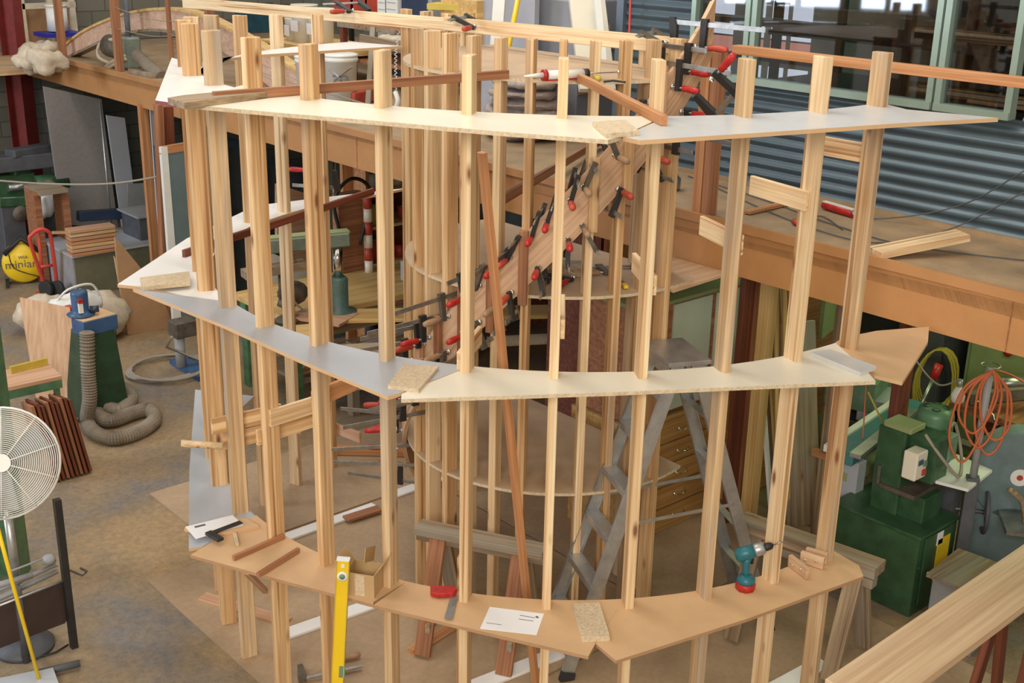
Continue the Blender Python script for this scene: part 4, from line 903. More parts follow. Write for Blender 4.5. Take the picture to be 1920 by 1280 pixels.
# shelves with cans
sx0,sx1,sy=6.75,8.0,9.85
sv=thing('storage_shelves',(7.4,sy+.2,0),'open timber shelves full of cans and jars between the studs','shelves')
for z in (.45,.85,1.25,1.62,2.0): MB().box(((sx0+sx1)/2,sy+.2,z),(sx1-sx0,.42,.03)).build('shelf','yellowwood',sv)
for x in (sx0,sx1): MB().box((x,sy+.2,1.07),(.04,.42,2.14)).build('side_panel','oregon',sv)
MB().box(((sx0+sx1)/2,sy+.42,1.07),(sx1-sx0,.02,2.14)).build('back_panel','dark',sv)
rr=random.Random(3); cc_=[('plasticwhite','white'),('greenlt','green'),('yellowdusty','yellow'),('redold','red'),('greydk','dark grey'),('blue','blue'),('cream','cream')]
n=0
for zi,z in enumerate((.465,.865,1.265,1.635)):
    x=sx0+.12
    while x<sx1-.1:
        r=rr.uniform(.05,.085); h=rr.uniform(.12,.25); m,cn=rr.choice(cc_)
        t=thing('can',(x,sy+.12,z),'%s can or tub, %s from the left on the %s shelf'%(cn,ordn(n%9),['lowest','second','third','upper'][zi]),'can','cans on the storage shelves')
        MB().cyl((x,sy+.12,z),(x,sy+.12,z+h),r,14).build('can_body',m,t); MB().cyl((x,sy+.12,z+h),(x,sy+.12,z+h+.012),r*1.03,14).build('lid','red' if rr.random()<.25 else 'steel',t)
        x+=r*2+rr.uniform(.03,.06); n+=1
    n=0
yc=PY(736,345,9.75); t=thing('yellow_tin',(yc.x,yc.y,2.015),'large yellow tin with a red and green picture on the top shelf','tin'); MB().box((yc.x,sy+.15,2.015+.13),(.26,.2,.26)).build('tin_body','yellowdusty',t,bevel=.005); MB().ball((yc.x-.03,sy+.05,2.13),.04,.6,.1,1,8).build('red_mark','redold',t); MB().ball((yc.x+.04,sy+.05,2.11),.035,1,.1,.8,8).build('green_mark','greenlt',t)
# fan belt guard / striped cone
q=P(683,560,.5); q=V((6.55,9.55,0)); t=thing('striped_tube',(q.x,q.y,0),'tall tube with red and white stripes standing beside the shelves','tube')
for k in range(6): MB().cyl((q.x,q.y,.9+.13*k),(q.x,q.y,1.03+.13*k),.042,14).build('stripe','redold' if k%2 else 'cream',t)
MB().cyl((q.x,q.y,0),(q.x,q.y,.9),.055,14).build('tube_base','greydk',t)
t=tag(MB().tube(smooth([V((6.3,9.6,1.2)),V((6.2,9.6,1.65)),V((6.4,9.6,1.85)),V((6.6,9.58,1.7)),V((6.45,9.55,1.2))]),.018,8).build('black_hose','black'),'black hose looped over the red tool left of the shelves','hose')
tag(MB().box((6.42,9.7,1.25),(.3,.1,.9)).build('red_tool_board','brown',bevel=.01),'reddish brown tool board behind the black hose','board')
tag(MB().box((6.9,8.95,ZB+.11),(.55,.4,.2),.2).build('grey_crate','grey',bevel=.01),'grey crate on the right end of the timber bench','crate')
tag(MB().box((8.6,8.0,1.0),(.05,2.8,2.0)).build('dark_screen','dark'),'dark timber screen under the mezzanine behind the drum','screen')
# dark shelving behind the drum and low brown unit
du=thing('dark_shelving',(7.2,7.2,0),'dark shelving unit seen behind the inner drum','shelves')
for z in (.3,.75,1.2,1.65): MB().box((7.4,6.9,z),(1.2,.6,.03)).build('shelf','dark',du)
for x in (6.8,8.0): MB().box((x,6.9,1.0),(.05,.6,2.0)).build('side_panel','dark',du)
rr=random.Random(5)
for i in range(7):
    tag(MB().box((6.95+.28*(i%4),6.8,.315+.45*(i//4)+.45+.08),(.2,.25,.16),rr.uniform(-.3,.3)).build('parts_box',rr.choice(['greydk','castiron','brown','bluedark']),bevel=.005),'small dark box on the dark shelving behind the drum','box','boxes on the dark shelving')
wu=thing('brown_cupboard',(6.9,6.1,0),'tall red brown veneered cupboard side behind the drum studs','cupboard')
MB().box((7.15,6.38,1.05),(1.1,.04,2.1)).build('back_panel',wood('mahogany_veneer',(.40,.14,.035),(.28,.085,.02),knots=False,gs=.3,gax='z'),wu); MB().box((7.15,6.11,.95),(1.1,.5,.03)).build('shelf','plypink',wu); MB().box((7.68,6.11,1.05),(.03,.5,2.1)).build('side_panel','dark',wu); MB().box((6.62,6.11,.48),(.03,.5,.95)).build('end_panel','dark',wu)
tag(MB().lathe((6.75,5.66,.965-.0),[(.13,0),(.15,.08),(.12,.13),(.02,.15)],18).build('yellow_bag','yellowdusty') if 0 else MB().ball((6.35,6.2,.22),.22,1,1,1,16).build('yellow_tub','yellowdusty'),'round yellow tub on the floor behind the drum','tub')
# chest of drawers and white door cabinets
def chest(x0,x1,y,h,n,label):
    t=thing('chest_of_drawers',((x0+x1)/2,y+.3,0),label,'chest of drawers'); MB().box(((x0+x1)/2,y+.3,h/2),(x1-x0,.6,h)).build('carcass','yellowwood',t,bevel=.003)
    dh=(h-.06)/n
    for k in range(n):
        z=.04+dh*(k+.5); d=MB().box(((x0+x1)/2,y-.012,z),(x1-x0-.04,.024,dh-.015)).build('drawer',wood('drawer_front',(.58,.34,.11),(.42,.22,.07),knots=False) if k==0 and x0<6 else M.get('drawerm','yellowwood'),t,bevel=.004)
        if k==0 and x0<6: M['drawerm']=d.data.materials[0]
        cx=x0+(x1-x0)*.62; MB().tube(smooth([V((cx-.06,y-.024,z+.02)),V((cx-.05,y-.05,z)),V((cx,y-.055,z-.008)),V((cx+.05,y-.05,z)),V((cx+.06,y-.024,z+.02))],3),.005,6).build('handle','chrome',d)
chest(5.72,6.55,5.2,.92,5,'yellowish wooden chest of drawers behind the step ladder')
chest(6.85,7.75,5.2,.95,5,'second wooden chest of drawers behind the leaning slats')
wc_=thing('white_door_cabinet',(6.6,5.5,.93),'cabinet with two pale green white doors standing on the chest of drawers','cabinet')
z0_,z1_=.935,1.78
MB().box((6.42,5.5,(z0_+z1_)/2),(1.35,.55,z1_-z0_)).build('carcass','brown',wc_,bevel=.003); MB().box((6.42,5.48,z1_+.012),(1.42,.62,.024)).build('cabinet_top','cabgreen',wc_)
for a,b_ in ((6.10,6.50),(6.56,7.0)): MB().box(((a+b_)/2,5.215,(z0_+z1_)/2),(b_-a,.02,z1_-z0_-.06)).build('door',flat('mint_door',(.62,.72,.58),.4,var=.02),wc_,bevel=.002)
for i in range(5):
    z=z1_+.045+.045*(i//2) ; plank('stored_timber',(5.95+.15*i,5.35+.1*(i%2),z),(6.9,5.5+.12*(i%2),z),.10,.04,['brown','dark','oldwood','pine_grey','dark'][i],'rough timber length on top of the white door cabinet','timber','timbers on the white door cabinet')
vpost('mezzanine_post',(1352,960),(1352,490),5.0,.10,.12,'brown','red brown post under the mezzanine right of the ladder top') if 0 else plank('mezzanine_post',(6.72,4.98,0),(6.72,4.98,2.18),.09,.12,'brown','red brown post under the mezzanine right of the ladder top','post',upv=(1,0,0))
q=P(1400,1000,0); plank('yellow_post',(q.x,q.y,.013),(q.x,q.y,2.16),.09,.09,'yellowwood','yellowish square timber post right of the ladder','post',upv=(1,0,0))
q=P(1378,1000,0); plank('brown_post',(q.x+.1,q.y+.15,.013),(q.x+.1,q.y+.15,2.16),.12,.05,'dark','dark brown board standing behind the yellowish post','post',upv=(0,1,0))
sl=[((1448,985),(1412,500)),((1452,960),(1424,505)),((1462,975),(1432,505)),((1466,950),(1440,510)),((1474,960),(1450,515)),((1458,990),(1455,520)),((1490,955),(1462,515)),((1478,990),(1470,520)),((1500,960),(1478,530))]
for i,(f_,t_) in enumerate(sl):
    a=P(*f_,.001); b_=PY(t_[0],t_[1],a.y+.32); plank('leaning_lath',a,b_,.035 if i%3 else .06,.02,['white','oldwood','yellowwood','greenlt','brown','yellowwood','oldwood','yellowwood','oregon'][i],'long thin slat leaning on the mezzanine beam, %s from the left'%ordn(i),'slat','slats leaning right of the ladder')
q=P(1505,985,0); plank('green_board',(q.x,q.y,0),(q.x+.1,q.y+.3,1.5),.3,.03,'oldwood','broad greenish board leaning behind the slats','board')
tag(MB().box((8.2,5.45,1.1),(1.2,.05,2.2)).build('brown_partition','brown'),'brown timber partition under the mezzanine behind the slats','partition')
q=P(1535,1005,0); plank('grey_post',(q.x,q.y,.0),(q.x,q.y,2.15),.09,.09,'pine_grey','weathered grey post behind the rightmost stud','post',upv=(1,0,0)); bpy.data.objects['grey_post'].data.materials[0]=M['oldwood']
plank('dark_brown_post',(7.05,3.98,0),(7.05,3.98,2.17),.09,.10,'dark','dark brown post under the mezzanine right of the grey post','post',upv=(1,0,0))
# small orange shelf piece
plank('orange_bracket',PX(1526,846,6.95),PX(1576,864,6.85),.05,.05,'oregon','orange timber bracket fixed to the grey post','bracket')
# ================================================================ RIGHT MACHINES
gm=thing('mortising_machine',P(1700,1100,0),'dark green mortising machine on a cabinet base with a beige switch box','machine')
k0=P(1703,1158,0); ky=P(1612,1048,0).y-k0.y; kx=.46; hk=PV(1722,1012,k0.x,k0.y)
MB().box((k0.x+kx/2,k0.y+ky/2,hk/2),(kx,ky,hk)).build('cabinet_base','green',gm,bevel=.006); MB().box((k0.x+kx/2,k0.y+ky/2,hk+.01),(kx+.03,ky+.03,.02)).build('base_top','green',gm,bevel=.004)
MB().box((k0.x+kx*.55,k0.y-.006,hk*.55),(kx*.8,.012,hk*.85)).build('base_door','green',gm,bevel=.003)
MB().box((k0.x+kx*.62,k0.y-.016,hk*.62),(.15,.004,.30)).build('yellow_notice','yellow',gm); MB().box((k0.x+kx*.5,k0.y-.016,hk*.9),(.07,.004,.09)).build('pale_plate','paper',gm)
MB().cyl((k0.x+.1,k0.y-.02,hk*.55),(k0.x+.1,k0.y-.05,hk*.55),.012,8).build('door_knob','chrome',gm)
cq=P(1664,955,hk); cx,cy=cq.x,cq.y
MB().box((cx,cy,hk+.31),(.15,.20,.60)).build('column','green',gm,bevel=.012)
MB().box((cx+.08,cy-.18,hk+.44),(.18,.22,.32)).build('head','green',gm,bevel=.015); MB().box((cx+.0,cy-.04,hk+.63),(.17,.20,.04)).build('head_cover','cabgreen',gm,bevel=.004)
mt=MB().lathe((cx+.27,cy-.10,hk+.33),[(.07,0),(.115,.03),(.12,.05),(.12,.32),(.11,.36),(.05,.375)],24).build('motor','greenlt' if 0 else flat('motor_green',(.11,.24,.13),.4,var=.1),gm)
for k in range(4):
    a=k*PI/2+.5; MB().tube([V((cx+.27+.06*math.cos(a),cy-.10+.06*math.sin(a),hk+.703))+V((math.cos(b_)*.025,math.sin(b_)*.025,0)) for b_ in [j*PI/4 for j in range(8)]],.004,4,closed=True).build('vent_ring','black',mt)
MB().box((cx+.18,cy-.26,hk+.50),(.1,.08,.18)).build('terminal_box','greenlt',gm,bevel=.008)
sb_=MB().box((cx-.10,cy-.20,hk+.44),(.13,.10,.19)).build('switch_box','cream',gm,bevel=.008)
MB().box((cx-.07,cy-.255,hk+.45),(.035,.012,.035)).build('green_button','greenlt',sb_); MB().box((cx-.07,cy-.255,hk+.39),(.04,.012,.04)).build('red_button','redold',sb_); MB().box((cx-.12,cy-.254,hk+.47),(.05,.004,.035)).build('dark_label','blue',sb_)
MB().tube(smooth([V((cx-.02,cy-.2,hk+.62)),V((cx+.02,cy-.32,hk+.48)),V((cx+.15,cy-.38,hk+.34)),V((cx+.3,cy-.30,hk+.42)),V((cx+.28,cy-.24,hk+.62)),V((cx+.18,cy-.26,hk+.64))]),.011,8).build('flexible_conduit','cord_grey',gm)
MB().cyl((cx+.08,cy-.22,hk+.25),(cx+.08,cy-.22,hk+.42),.018,10).build('chisel','steel',gm)
tz=hk+.2
MB().box((k0.x+.28,k0.y+ky*.38,hk+.1),(.22,.3,.18)).build('table_slide','green',gm,bevel=.006); MB().box((k0.x+.42,k0.y+ky*.42,tz),(.62,.26,.03)).build('work_table','castiron',gm,bevel=.003); MB().box((k0.x+.42,k0.y+ky*.42+.14,tz+.07),(.62,.02,.13)).build('fence','steel',gm,bevel=.002)
vi=MB().box((k0.x+.62,k0.y+ky*.32,tz+.07),(.16,.05,.1)).build('vice','greenlt',gm,bevel=.006); MB().cyl((k0.x+.6,k0.y+ky*.32+.06,tz+.07),(k0.x+.6,k0.y+ky*.32-.12,tz+.07),.015,10).build('vice_screw','steel',vi); MB().box((k0.x+.62,k0.y+ky*.32-.1,tz+.06),(.18,.03,.08)).build('vice_jaw','greenlt',vi,bevel=.005)
hw=V((k0.x+.66,k0.y+.05,hk-.02)); hd_=V((.55,-.83,0)).normalized(); e1=V((0,0,1)); e2=hd_.cross(e1)
wh=MB().tube([hw+hd_*.12+(e1*math.cos(2*PI*k/28)+e2*math.sin(2*PI*k/28))*.135 for k in range(28)],.014,8,closed=True).build('hand_wheel','greydk',gm)
for k in range(3):
    a=2*PI*k/3; d=e1*math.cos(a)+e2*math.sin(a); MB().bar(hw+hd_*.12,hw+hd_*.12+d*.13,.025,.01,hd_).build('wheel_spoke','greydk',wh)
MB().cyl(hw-hd_*.25,hw+hd_*.13,.014,8).build('wheel_shaft','steel',gm)
# white table behind
wt=thing('white_topped_table',P(1800,960,0),'table with a plain white board top behind the green machine','table')
pts=[P(x,y,.86) for x,y in ((1793,856),(1860,886),(1815,922),(1749,905))]; MB().quadp(pts,(0,0,.02)).build('table_top','plasticwhite',wt); q=sum(pts,V((0,0,0)))/4
MB().box((q.x+.12,q.y+.12,.43),(.10,.10,.85)).build('pedestal','greydk',wt); MB().tube(smooth([q+V((.05,-.3,0)),q+V((.15,-.35,-.1)),q+V((.18,-.38,-.25))]),.02,6).build('curved_guard','oldwood',wt)
# pale green panel saw rails
ps=thing('panel_saw',P(1640,960,0),'long teal and white sliding panel saw behind the rightmost stud','saw')
a=P(1578,857,.86); b_=P(1715,760,.86)
MB().bar(a,b_,.16,.09).build('main_rail',flat('teal_rail',(.07,.22,.24),.4,var=.08),ps,bevel=.004); MB().bar(a+V((0,.12,.02)),b_+V((0,.12,.02)),.05,.05).build('upper_rail','plasticwhite',ps); MB().bar(a+V((0,-.1,.045)),b_+V((-.2,-.1,.045)),.08,.03).build('sliding_table','alu',ps)
MB().bar(a+V((.1,-.02,-.18)),b_+V((-.1,-.02,-.18)),.1,.06).build('lower_rail','cabgreen',ps); MB().bar(a+V((.1,-.02,-.6)),b_+V((-.1,-.02,-.6)),.1,.05).build('floor_rail','cream',ps)
for f in (.12,.88): q=a.lerp(b_,f); MB().box((q.x,q.y,.41),(.1,.2,.80)).build('stand','bluegrey',ps,bevel=.004)
# pole with cords
pf=P(1788,1122,0); pz=PV(1852,690,pf.x,pf.y)
pl_=thing('steel_pole',(pf.x,pf.y,0),'grey steel pole with looped orange cord on its hook, right of the green machine','pole')
MB().cyl((pf.x,pf.y,.9),(pf.x,pf.y,pz),.024,12).build('upper_tube','grey',pl_); MB().box((pf.x,pf.y,.45),(.08,.08,.9),.6).build('lower_tube','greydk',pl_,bevel=.004)
hk_=MB().tube([V((pf.x,pf.y,pz))+V((math.cos(a)*.06,math.sin(a)*.06,.02)) for a in [k*PI/5 for k in range(10)]],.005,5,closed=True).build('hook','steel',pl_)
for i,(dx,dz,mm) in enumerate(((-.07,-.02,'cord_orange'),(.08,.0,'cord_orange'),(-.02,.01,'cord_orange'),(.05,-.05,'cord_orange'),(-.11,-.04,'cord_orange'))):
    o_=V((pf.x-.03,pf.y-.03,pz)); L2=.42+.05*i
    MB().tube(smooth([o_,o_+right*(-.10+dx*.6)-V((0,0,.12)),o_+right*(-.10+dx)-V((0,0,L2*.7)),o_+right*(dx)-V((0,0,L2)),o_+right*(.08+dx)-V((0,0,L2*.8)),o_+right*(.09+dx*.5)-V((0,0,.15)),o_+V((0,0,.005))],6),.008,6).build('cord_loop',mm,pl_)
tag(MB().tube(smooth([V((pf.x,pf.y,pz)),PX(1900,705,7.6),PX(1960,740,7.8)]),.008,6).build('cord','cord_orange'),'orange cord running from the pole hook to the right edge','cord')
lb=thing('inspection_lamp',PX(1797,735,7.1),'clear glass inspection lamp hanging by its cord beside the pole','lamp')
q=PX(1797,738,7.1); MB().lathe(q-V((0,0,.07)),[(.01,0),(.04,.02),(.045,.06),(.03,.1),(.015,.12)],16).build('lamp_glass','plasticwhite',lb); MB().cyl(q+V((0,0,.05)),q+V((0,0,.1)),.018,10).build('lamp_socket','alu',lb)
MB().tube(smooth([PX(1712,668,7.2),PX(1740,705,7.2),PX(1765,722,7.15),q+V((0,0,.1))]),.006,6).build('lamp_cord','cord_grey',lb)
# bandsaw
bs=thing('band_saw',PX(1895,1060,7.3),'blue grey band saw with round wheel housings at the right edge','saw')
nv=V((-.80,-.60,0)).normalized(); sv_=V((-nv.y,nv.x,0)); 
if sv_.dot(right)<0: sv_=-sv_
uc=PX(1912,895,7.35); 
def stadium(c,rx,z_hi,z_lo,n=14):
    pts=[]
    for k in range(n+1): a=PI*k/n; pts.append(V((c.x,c.y,z_hi))+sv_*math.cos(a)*rx+V((0,0,math.sin(a)*rx)))
    for k in range(n+1): a=PI+PI*k/n; pts.append(V((c.x,c.y,z_lo))+sv_*math.cos(a)*rx+V((0,0,math.sin(a)*rx)))
    return pts
MB().quadp(stadium(uc,.30,uc.z+.02,uc.z-.02,20),-nv*.16).build('upper_wheel_housing','bandsaw',bs,bevel=.01)
MB().quadp(stadium(uc-V((0,0,.52))+V((0,0,0)),.28,uc.z-.50,uc.z-.56,20),-nv*.16).build('lower_wheel_housing','bandsaw',bs,bevel=.01)
q=uc-sv_*.2-V((0,0,.27))-nv*.08; MB().box(q,(.14,.14,.4),math.atan2(nv.y,nv.x)).build('frame_column','bandsaw',bs)
MB().cyl(uc+nv*.001,uc+nv*.006,.06,24).build('maker_disc','plasticwhite',bs); MB().cyl(uc+nv*.006,uc+nv*.009,.02,16).build('red_logo','redold',bs)
q=uc-V((0,0,.26))+sv_*.1+nv*.12; MB().box(q,(.4,.4,.03),math.atan2(nv.y,nv.x)).build('saw_table','steel',bs,bevel=.003)
MB().box(V((uc.x,uc.y,(uc.z-.84)/2))-nv*.08,(.4,.5,uc.z-.84),math.atan2(nv.y,nv.x)).build('saw_base','greydk',bs,bevel=.006)
gs=thing('grey_stand',P(1800,1130,0),'grey steel machine stand with a wooden top below the hand wheel','stand')
q=P(1800,1085,.45); MB().box((q.x+.12,q.y,.22),(.40,.30,.44),.1).build('stand_body','grey',gs,bevel=.004); MB().box((q.x+.12,q.y,.452),(.46,.36,.02),.1).build('stand_top','oldwood',gs)
# green cupboard with red knob, bench, coils
gc=thing('green_cupboard',(9.4,4.3,0),'tall pale green metal cupboard with a red knob at the right','cupboard')
q=P(1785,845,0); gx,gy=q.x,q.y
MB().box((gx+.5,gy-.55,1.0),(1.0,1.1,2.0)).build('cupboard_body','cabgreen',gc,bevel=.005); d=MB().box((gx-.012,gy-.55,1.05),(.02,1.02,1.8)).build('door','cabgreen',gc,bevel=.004); kn=PX(1890,661,gx-.03); MB().ball(kn,.035,n=12).build('knob','red',d)
MB().box((gx-.015,gy-.12,.5),(.01,.12,.8)).build('lower_flap','cream',gc)
wbk=thing('wall_bench',(8.6,3.0,0),'brown bench with a metal vice in front of the green cupboard','bench')
q=PX(1865,795,8.3); MB().box((q.x+.1,q.y-.5,.85),(.7,1.5,.05)).build('bench_top','brown',wbk); MB().box((q.x+.2,q.y-.0,.42),(.4,.3,.82)).build('bench_support','dark',wbk)
vq=PX(1885,745,8.2)+V((0,0,.04)); vc=thing('bench_vice',vq,'oily steel drill vice on the bench at the right edge','vice'); MB().bar(vq+V((-.2,.2,-.05)),vq+V((.15,-.2,.05)),.12,.12).build('vice_body','castiron',vc,bevel=.02); MB().cyl(vq+V((-.1,.1,.05)),vq+V((.1,-.15,.12)),.05,14).build('vice_barrel','steel',vc); MB().tube([vq+V((-.25,.1,-.02)),vq+V((-.25,-.05,-.1)),vq+V((-.27,-.1,-.16))],.01,6).build('crank_handle','chrome',vc)
for i in range(1):
    c=PX(1760,707,8.9); b=[]
    for k in range(7):
        for j in range(18):
            a=2*PI*j/18; b.append(c+right*math.cos(a)*(.16+.006*(k%3))+V((0,0,math.sin(a)*(.26+.012*k)-.012*k))+V((-.012*k,0,0)))
    tag(MB().tube(b,.009,5).build('cable_coil','cord_yellow'),'yellow cable coil hanging beside the green cupboard','cable')
tag(MB().box((9.25,gy+.35,1.05),(.5,.4,2.1)).build('dark_locker','greydk',bevel=.004),'dark narrow locker behind the yellow cable coil','locker')
rl=thing('red_lever',PX(1735,740,8.2),'long steel lever with a red grip rising behind the green machine','lever'); MB().cyl(PX(1712,790,8.0),PX(1752,705,8.2),.018,8).build('lever_rod','steel',rl); MB().cyl(PX(1750,710,8.2),PX(1761,682,8.25),.034,12).build('grip','red',rl)
tag(MB().tube([PX(1624,722,6.9),PX(1616,850,6.9),PX(1606,1020,6.9)],.005,6).build('power_cable','cord_orange'),'dark red cord hanging beside the rightmost stud','cord')
tag(MB().tube([PX(1628,735,6.95),PX(1658,798,7.0)],.006,6).build('power_cable','cord_yellow'),'yellow cord slanting down to the green machine','cord')
q=P(1580,1030,.2); tag(MB().lathe((q.x,q.y,0),[(.11,0),(.14,.27),(.145,.28),(.13,.28),(.10,.02)],20).build('grey_bucket','grey'),'grey plastic bucket between the sawhorse and the green machine','bucket')
for i,(px,py,z,s,m,l) in enumerate(((1610,720,.9,(.5,.4,.25),'greenlt','pale green machine guard behind the rightmost stud'),(1600,800,.6,(.5,.4,.3),'greydk','dark box under the pale green guard'),(1655,760,.9,(.35,.3,.2),'bluegrey','pale blue tin beside the pale green guard'),(1560,580,1.2,(.5,.05,.35),'cabgreen','dull green panel hanging below the mezzanine'))):
    c=PX(px,py,7.9); tag(MB().box((c.x,c.y,c.z),s,.3).build('machine_part',m,bevel=.01),l,'machine part')
p=[PX(x,y,7.6) for x,y in ((1560,735),(1588,745),(1530,850),(1500,868),(1490,860))]; tag(MB().quadp(p,(.02,0,0)).build('green_chute','cabgreen'),'long dull green metal chute slanting behind the right studs','chute')
# ================================================================ ON THE MEZZANINE
ZD=ZM+.001
# handrail and posts
hr=thing('handrail',(5.8,3,ZM),'orange brown handrail along the right mezzanine edge','handrail')
plank('top_rail',(5.8,4.62,3.535),(5.8,.6,3.535),.07,.05,'oregon',parent=hr)
for dx,dy,m in ((0,0,'oregon'),(.0,-.08,'brown')): plank('handrail_post',(5.86+dx,4.86+dy,ZD),(5.86+dx,4.86+dy,3.50),.07,.07,m,'reddish post of the mezzanine handrail at the top of the stringer'if dy==0 else 'second reddish post doubled against the handrail post','post',upv=(1,0,0))
for i,y in enumerate((15.05,13.42,12.1,11.2)):
    plank('balustrade_post',(5.86,y,ZD),(5.86,y,3.9),.06 if i!=2 else .04,.09 if i!=2 else .04,'brown','brown upright on the left mezzanine edge, %s from the far end'%ordn(i),'post',upv=(1,0,0))
# wires along the balustrade
for i,(a,b_) in enumerate((((205,10),(370,40)),((205,50),(370,62)),((300,55),(700,200)),((430,92),(760,215)),((430,110),(700,215)))):
    tag(MB().tube(smooth([PX(*a,5.86),PX((a[0]+b_[0])/2,(a[1]+b_[1])/2+12,5.86),PX(*b_,5.86)]),.004,4).build('loose_wire','cord_grey'),'thin loose wire strung along the left mezzanine edge','wire','wires on the mezzanine edge')
# arched beam
A_,B_=(5.98,15.3),(6.75,9.9)
arc=thing('curved_beam',(6.3,12.6,ZM),'large arched plywood beam lying along the far mezzanine','beam')
out=[(105,104),(150,66),(200,41),(250,25),(310,19),(370,28),(430,56),(500,97),(560,137),(645,193)]; inn=[(640,222),(600,222),(540,190),(480,142),(410,92),(350,64),(300,54),(250,57),(200,72),(160,90),(112,113)]
def dens(l):
    v=smooth([V((x,y,0)) for x,y in l],4); return [(p.x,p.y) for p in v]
o1,i1=dens(out),dens(inn); nn=V((B_[1]-A_[1],A_[0]-B_[0],0)).normalized()
if nn.x<0: nn=-nn
MB().quadp([PP(x,y,A_,B_) for x,y in o1+i1],nn*.06).build('arch_web','palearch',arc)
def strip(l,up_,w): 
    b=MB(); pts=[PP(x,y,A_,B_) for x,y in l]
    vs=[];fs=[]
    for p in pts: vs+=[p-nn*.03,p+nn*.11,p+nn*.11+V((0,0,up_)),p-nn*.03+V((0,0,up_))]
    for k in range(len(pts)-1):
        for j in range(4): fs.append((4*k+j,4*k+(j+1)%4,4*k+4+(j+1)%4,4*k+4+j))
    return b.mesh(vs,fs)
strip(o1,.03,0).build('top_flange','yellowwood',arc); strip(i1,-.03,0).build('bottom_flange','oldwood',arc)
# radial machine on the far deck
mp=thing('radial_saw',PX(240,150,6.0),'green radial saw with hoses on the far left mezzanine edge','saw')
q=PX(245,118,6.05)
MB().bar(PX(175,118,6.15),PX(295,140,6.15),.4,.04).build('saw_table','oldwood',mp); MB().box(q+V((0,0,.12)),(.18,.25,.35)).build('saw_body','saw_green',mp,bevel=.02)
MB().cyl(PX(205,85,6),PX(232,92,6.05),.13,16).build('motor','castiron',mp); MB().cyl(q+V((0,0,.1)),q+V((0,0,.75)),.03,10).build('column','greydk',mp); MB().cyl(PX(256,103,6.0),PX(303,145,6.0),.07,14).build('dust_pipe','hose',mp)
MB().tube(smooth([PX(235,105,5.95),PX(205,120,5.92),PX(188,142,5.9),PX(200,130,5.9),PX(236,110,5.95)]),.022,8).build('hose','canvas',mp); MB().tube(smooth([PX(228,72,5.95),PX(190,80,5.95),PX(184,105,5.95),PX(205,118,5.95)]),.02,8).build('hose','canvas',mp)
tag(MB().box(PX(272,143,5.95),(.12,.6,.12)).build('wood_beam','oldwood'),'dark timber block under the radial saw at the mezzanine edge','block')
# shelf frames behind far left
wf=thing('shelving_wall',(7.6,15.9,ZM),'pale painted timber frame with brown panels on the far mezzanine','frame')
for (a,b_) in (((36,-20),(52,112)),((130,-20),(140,60)),((40,12),(140,8)),((90,-20),(98,95))): MB().bar(PY(*a,16.3),PY(*b_,16.3),.07,.07).build('frame_member','canvas',wf)
MB().quadp([PY(x,y,16.5) for x,y in ((44,14),(140,10),(150,110),(55,112))],(0,.04,0)).build('brown_panel','mdfedge',wf)
q=PY(107,35,15.9); t=thing('white_tub',q,'white lidded tub on the far left mezzanine shelf','tub'); MB().cyl(q-V((0,0,.15)),q+V((0,0,.15)),.13,18).build('tub_body','plasticwhite',t); MB().cyl(q+V((0,0,.15)),q+V((0,0,.18)),.14,18).build('lid','cream',t); MB().box(q-V((0,0,.19)),(.5,.4,.05)).build('tub_shelf','purple',t)
for i,(px,py,r) in enumerate(((75,88,.28),(62,108,.3),(88,112,.25))): tag(MB().ball(P(px,py+8,2.42+r*.35)if i<2 else P(88,118,2.6),r*.75,1.1,.8,.6,24).crumple(.12,i+6).build('paper_bag','canvas'),['upper crumpled paper bag at the far left of the mezzanine','left crumpled brown bag near the red column','crumpled bag at the foot of the first balustrade post'][i],'bag')
tag(MB().tube(smooth([PX(-20,132,5.6),PX(60,130,5.65),PX(95,140,5.7)]),.03,8).build('pipe_run','canvas'),'pale pipe run along the wall at the far left','pipe')
# buckets
def bucket(px,py,z,h,r,label,lid=True,letters=None):
    q=P(px,py,z); t=thing('white_bucket',q,label,'bucket','white buckets on the mezzanine')
    MB().lathe(q,[(r*.86,0),(r*.98,h*.9),(r*1.05,h*.9),(r*1.05,h*.95),(r,h)],22).build('bucket_body','plasticwhite',t)
    if lid: MB().lathe(q+V((0,0,h)),[(r*1.04,0),(r*1.06,.015),(r*.9,.025)],22).build('lid','plasticwhite',t)
    v=(CAMP-q); v.z=0; v.normalize(); s=V((0,0,1)).cross(v)
    MB().tube(smooth([q+s*r+V((0,0,h*.85)),q+v*r*1.1+V((0,0,h*.5)),q-s*r+V((0,0,h*.85))]),.004,5).build('wire_handle','steel',t)
    if letters: lettering(letters,.11,q+v*(r*.97)+V((0,0,h*.55)),s,(0,0,1),'ink',t)
    return t
bucket(640,196,ZD,.46,.165,'large white bucket with black lettering behind the arched beam',letters='ZO')
bucket(585,190,ZD,.42,.15,'white bucket left of the large lettered one')
tag(MB().box(P(650,190,ZD)+V((0,-.12,.07)),(.4,.3,.12),.4).build('red_tray','redold',bevel=.01),'red tray in front of the large lettered bucket','tray')
for i,(a,b_) in enumerate((((617,130),(640,148)),((628,150),(660,125)))): plank('paint_stick',PX(*a,6.35),PX(*b_,6.35),.03,.01,'alu','pale stick lying against the large lettered bucket','stick','sticks by the bucket')
sh2=thing('steel_shelf',(8.0,11.4,ZM),'low dark shelf carrying white buckets at the back of the mezzanine','shelf')
q=P(570,100,3.0); q=PP(560,85,(7.4,10),(7.4,13)); zs2=q.z
MB().box((7.7,q.y-.2,zs2),(.8,1.9,.03)).build('shelf_top','yellowwood',sh2)
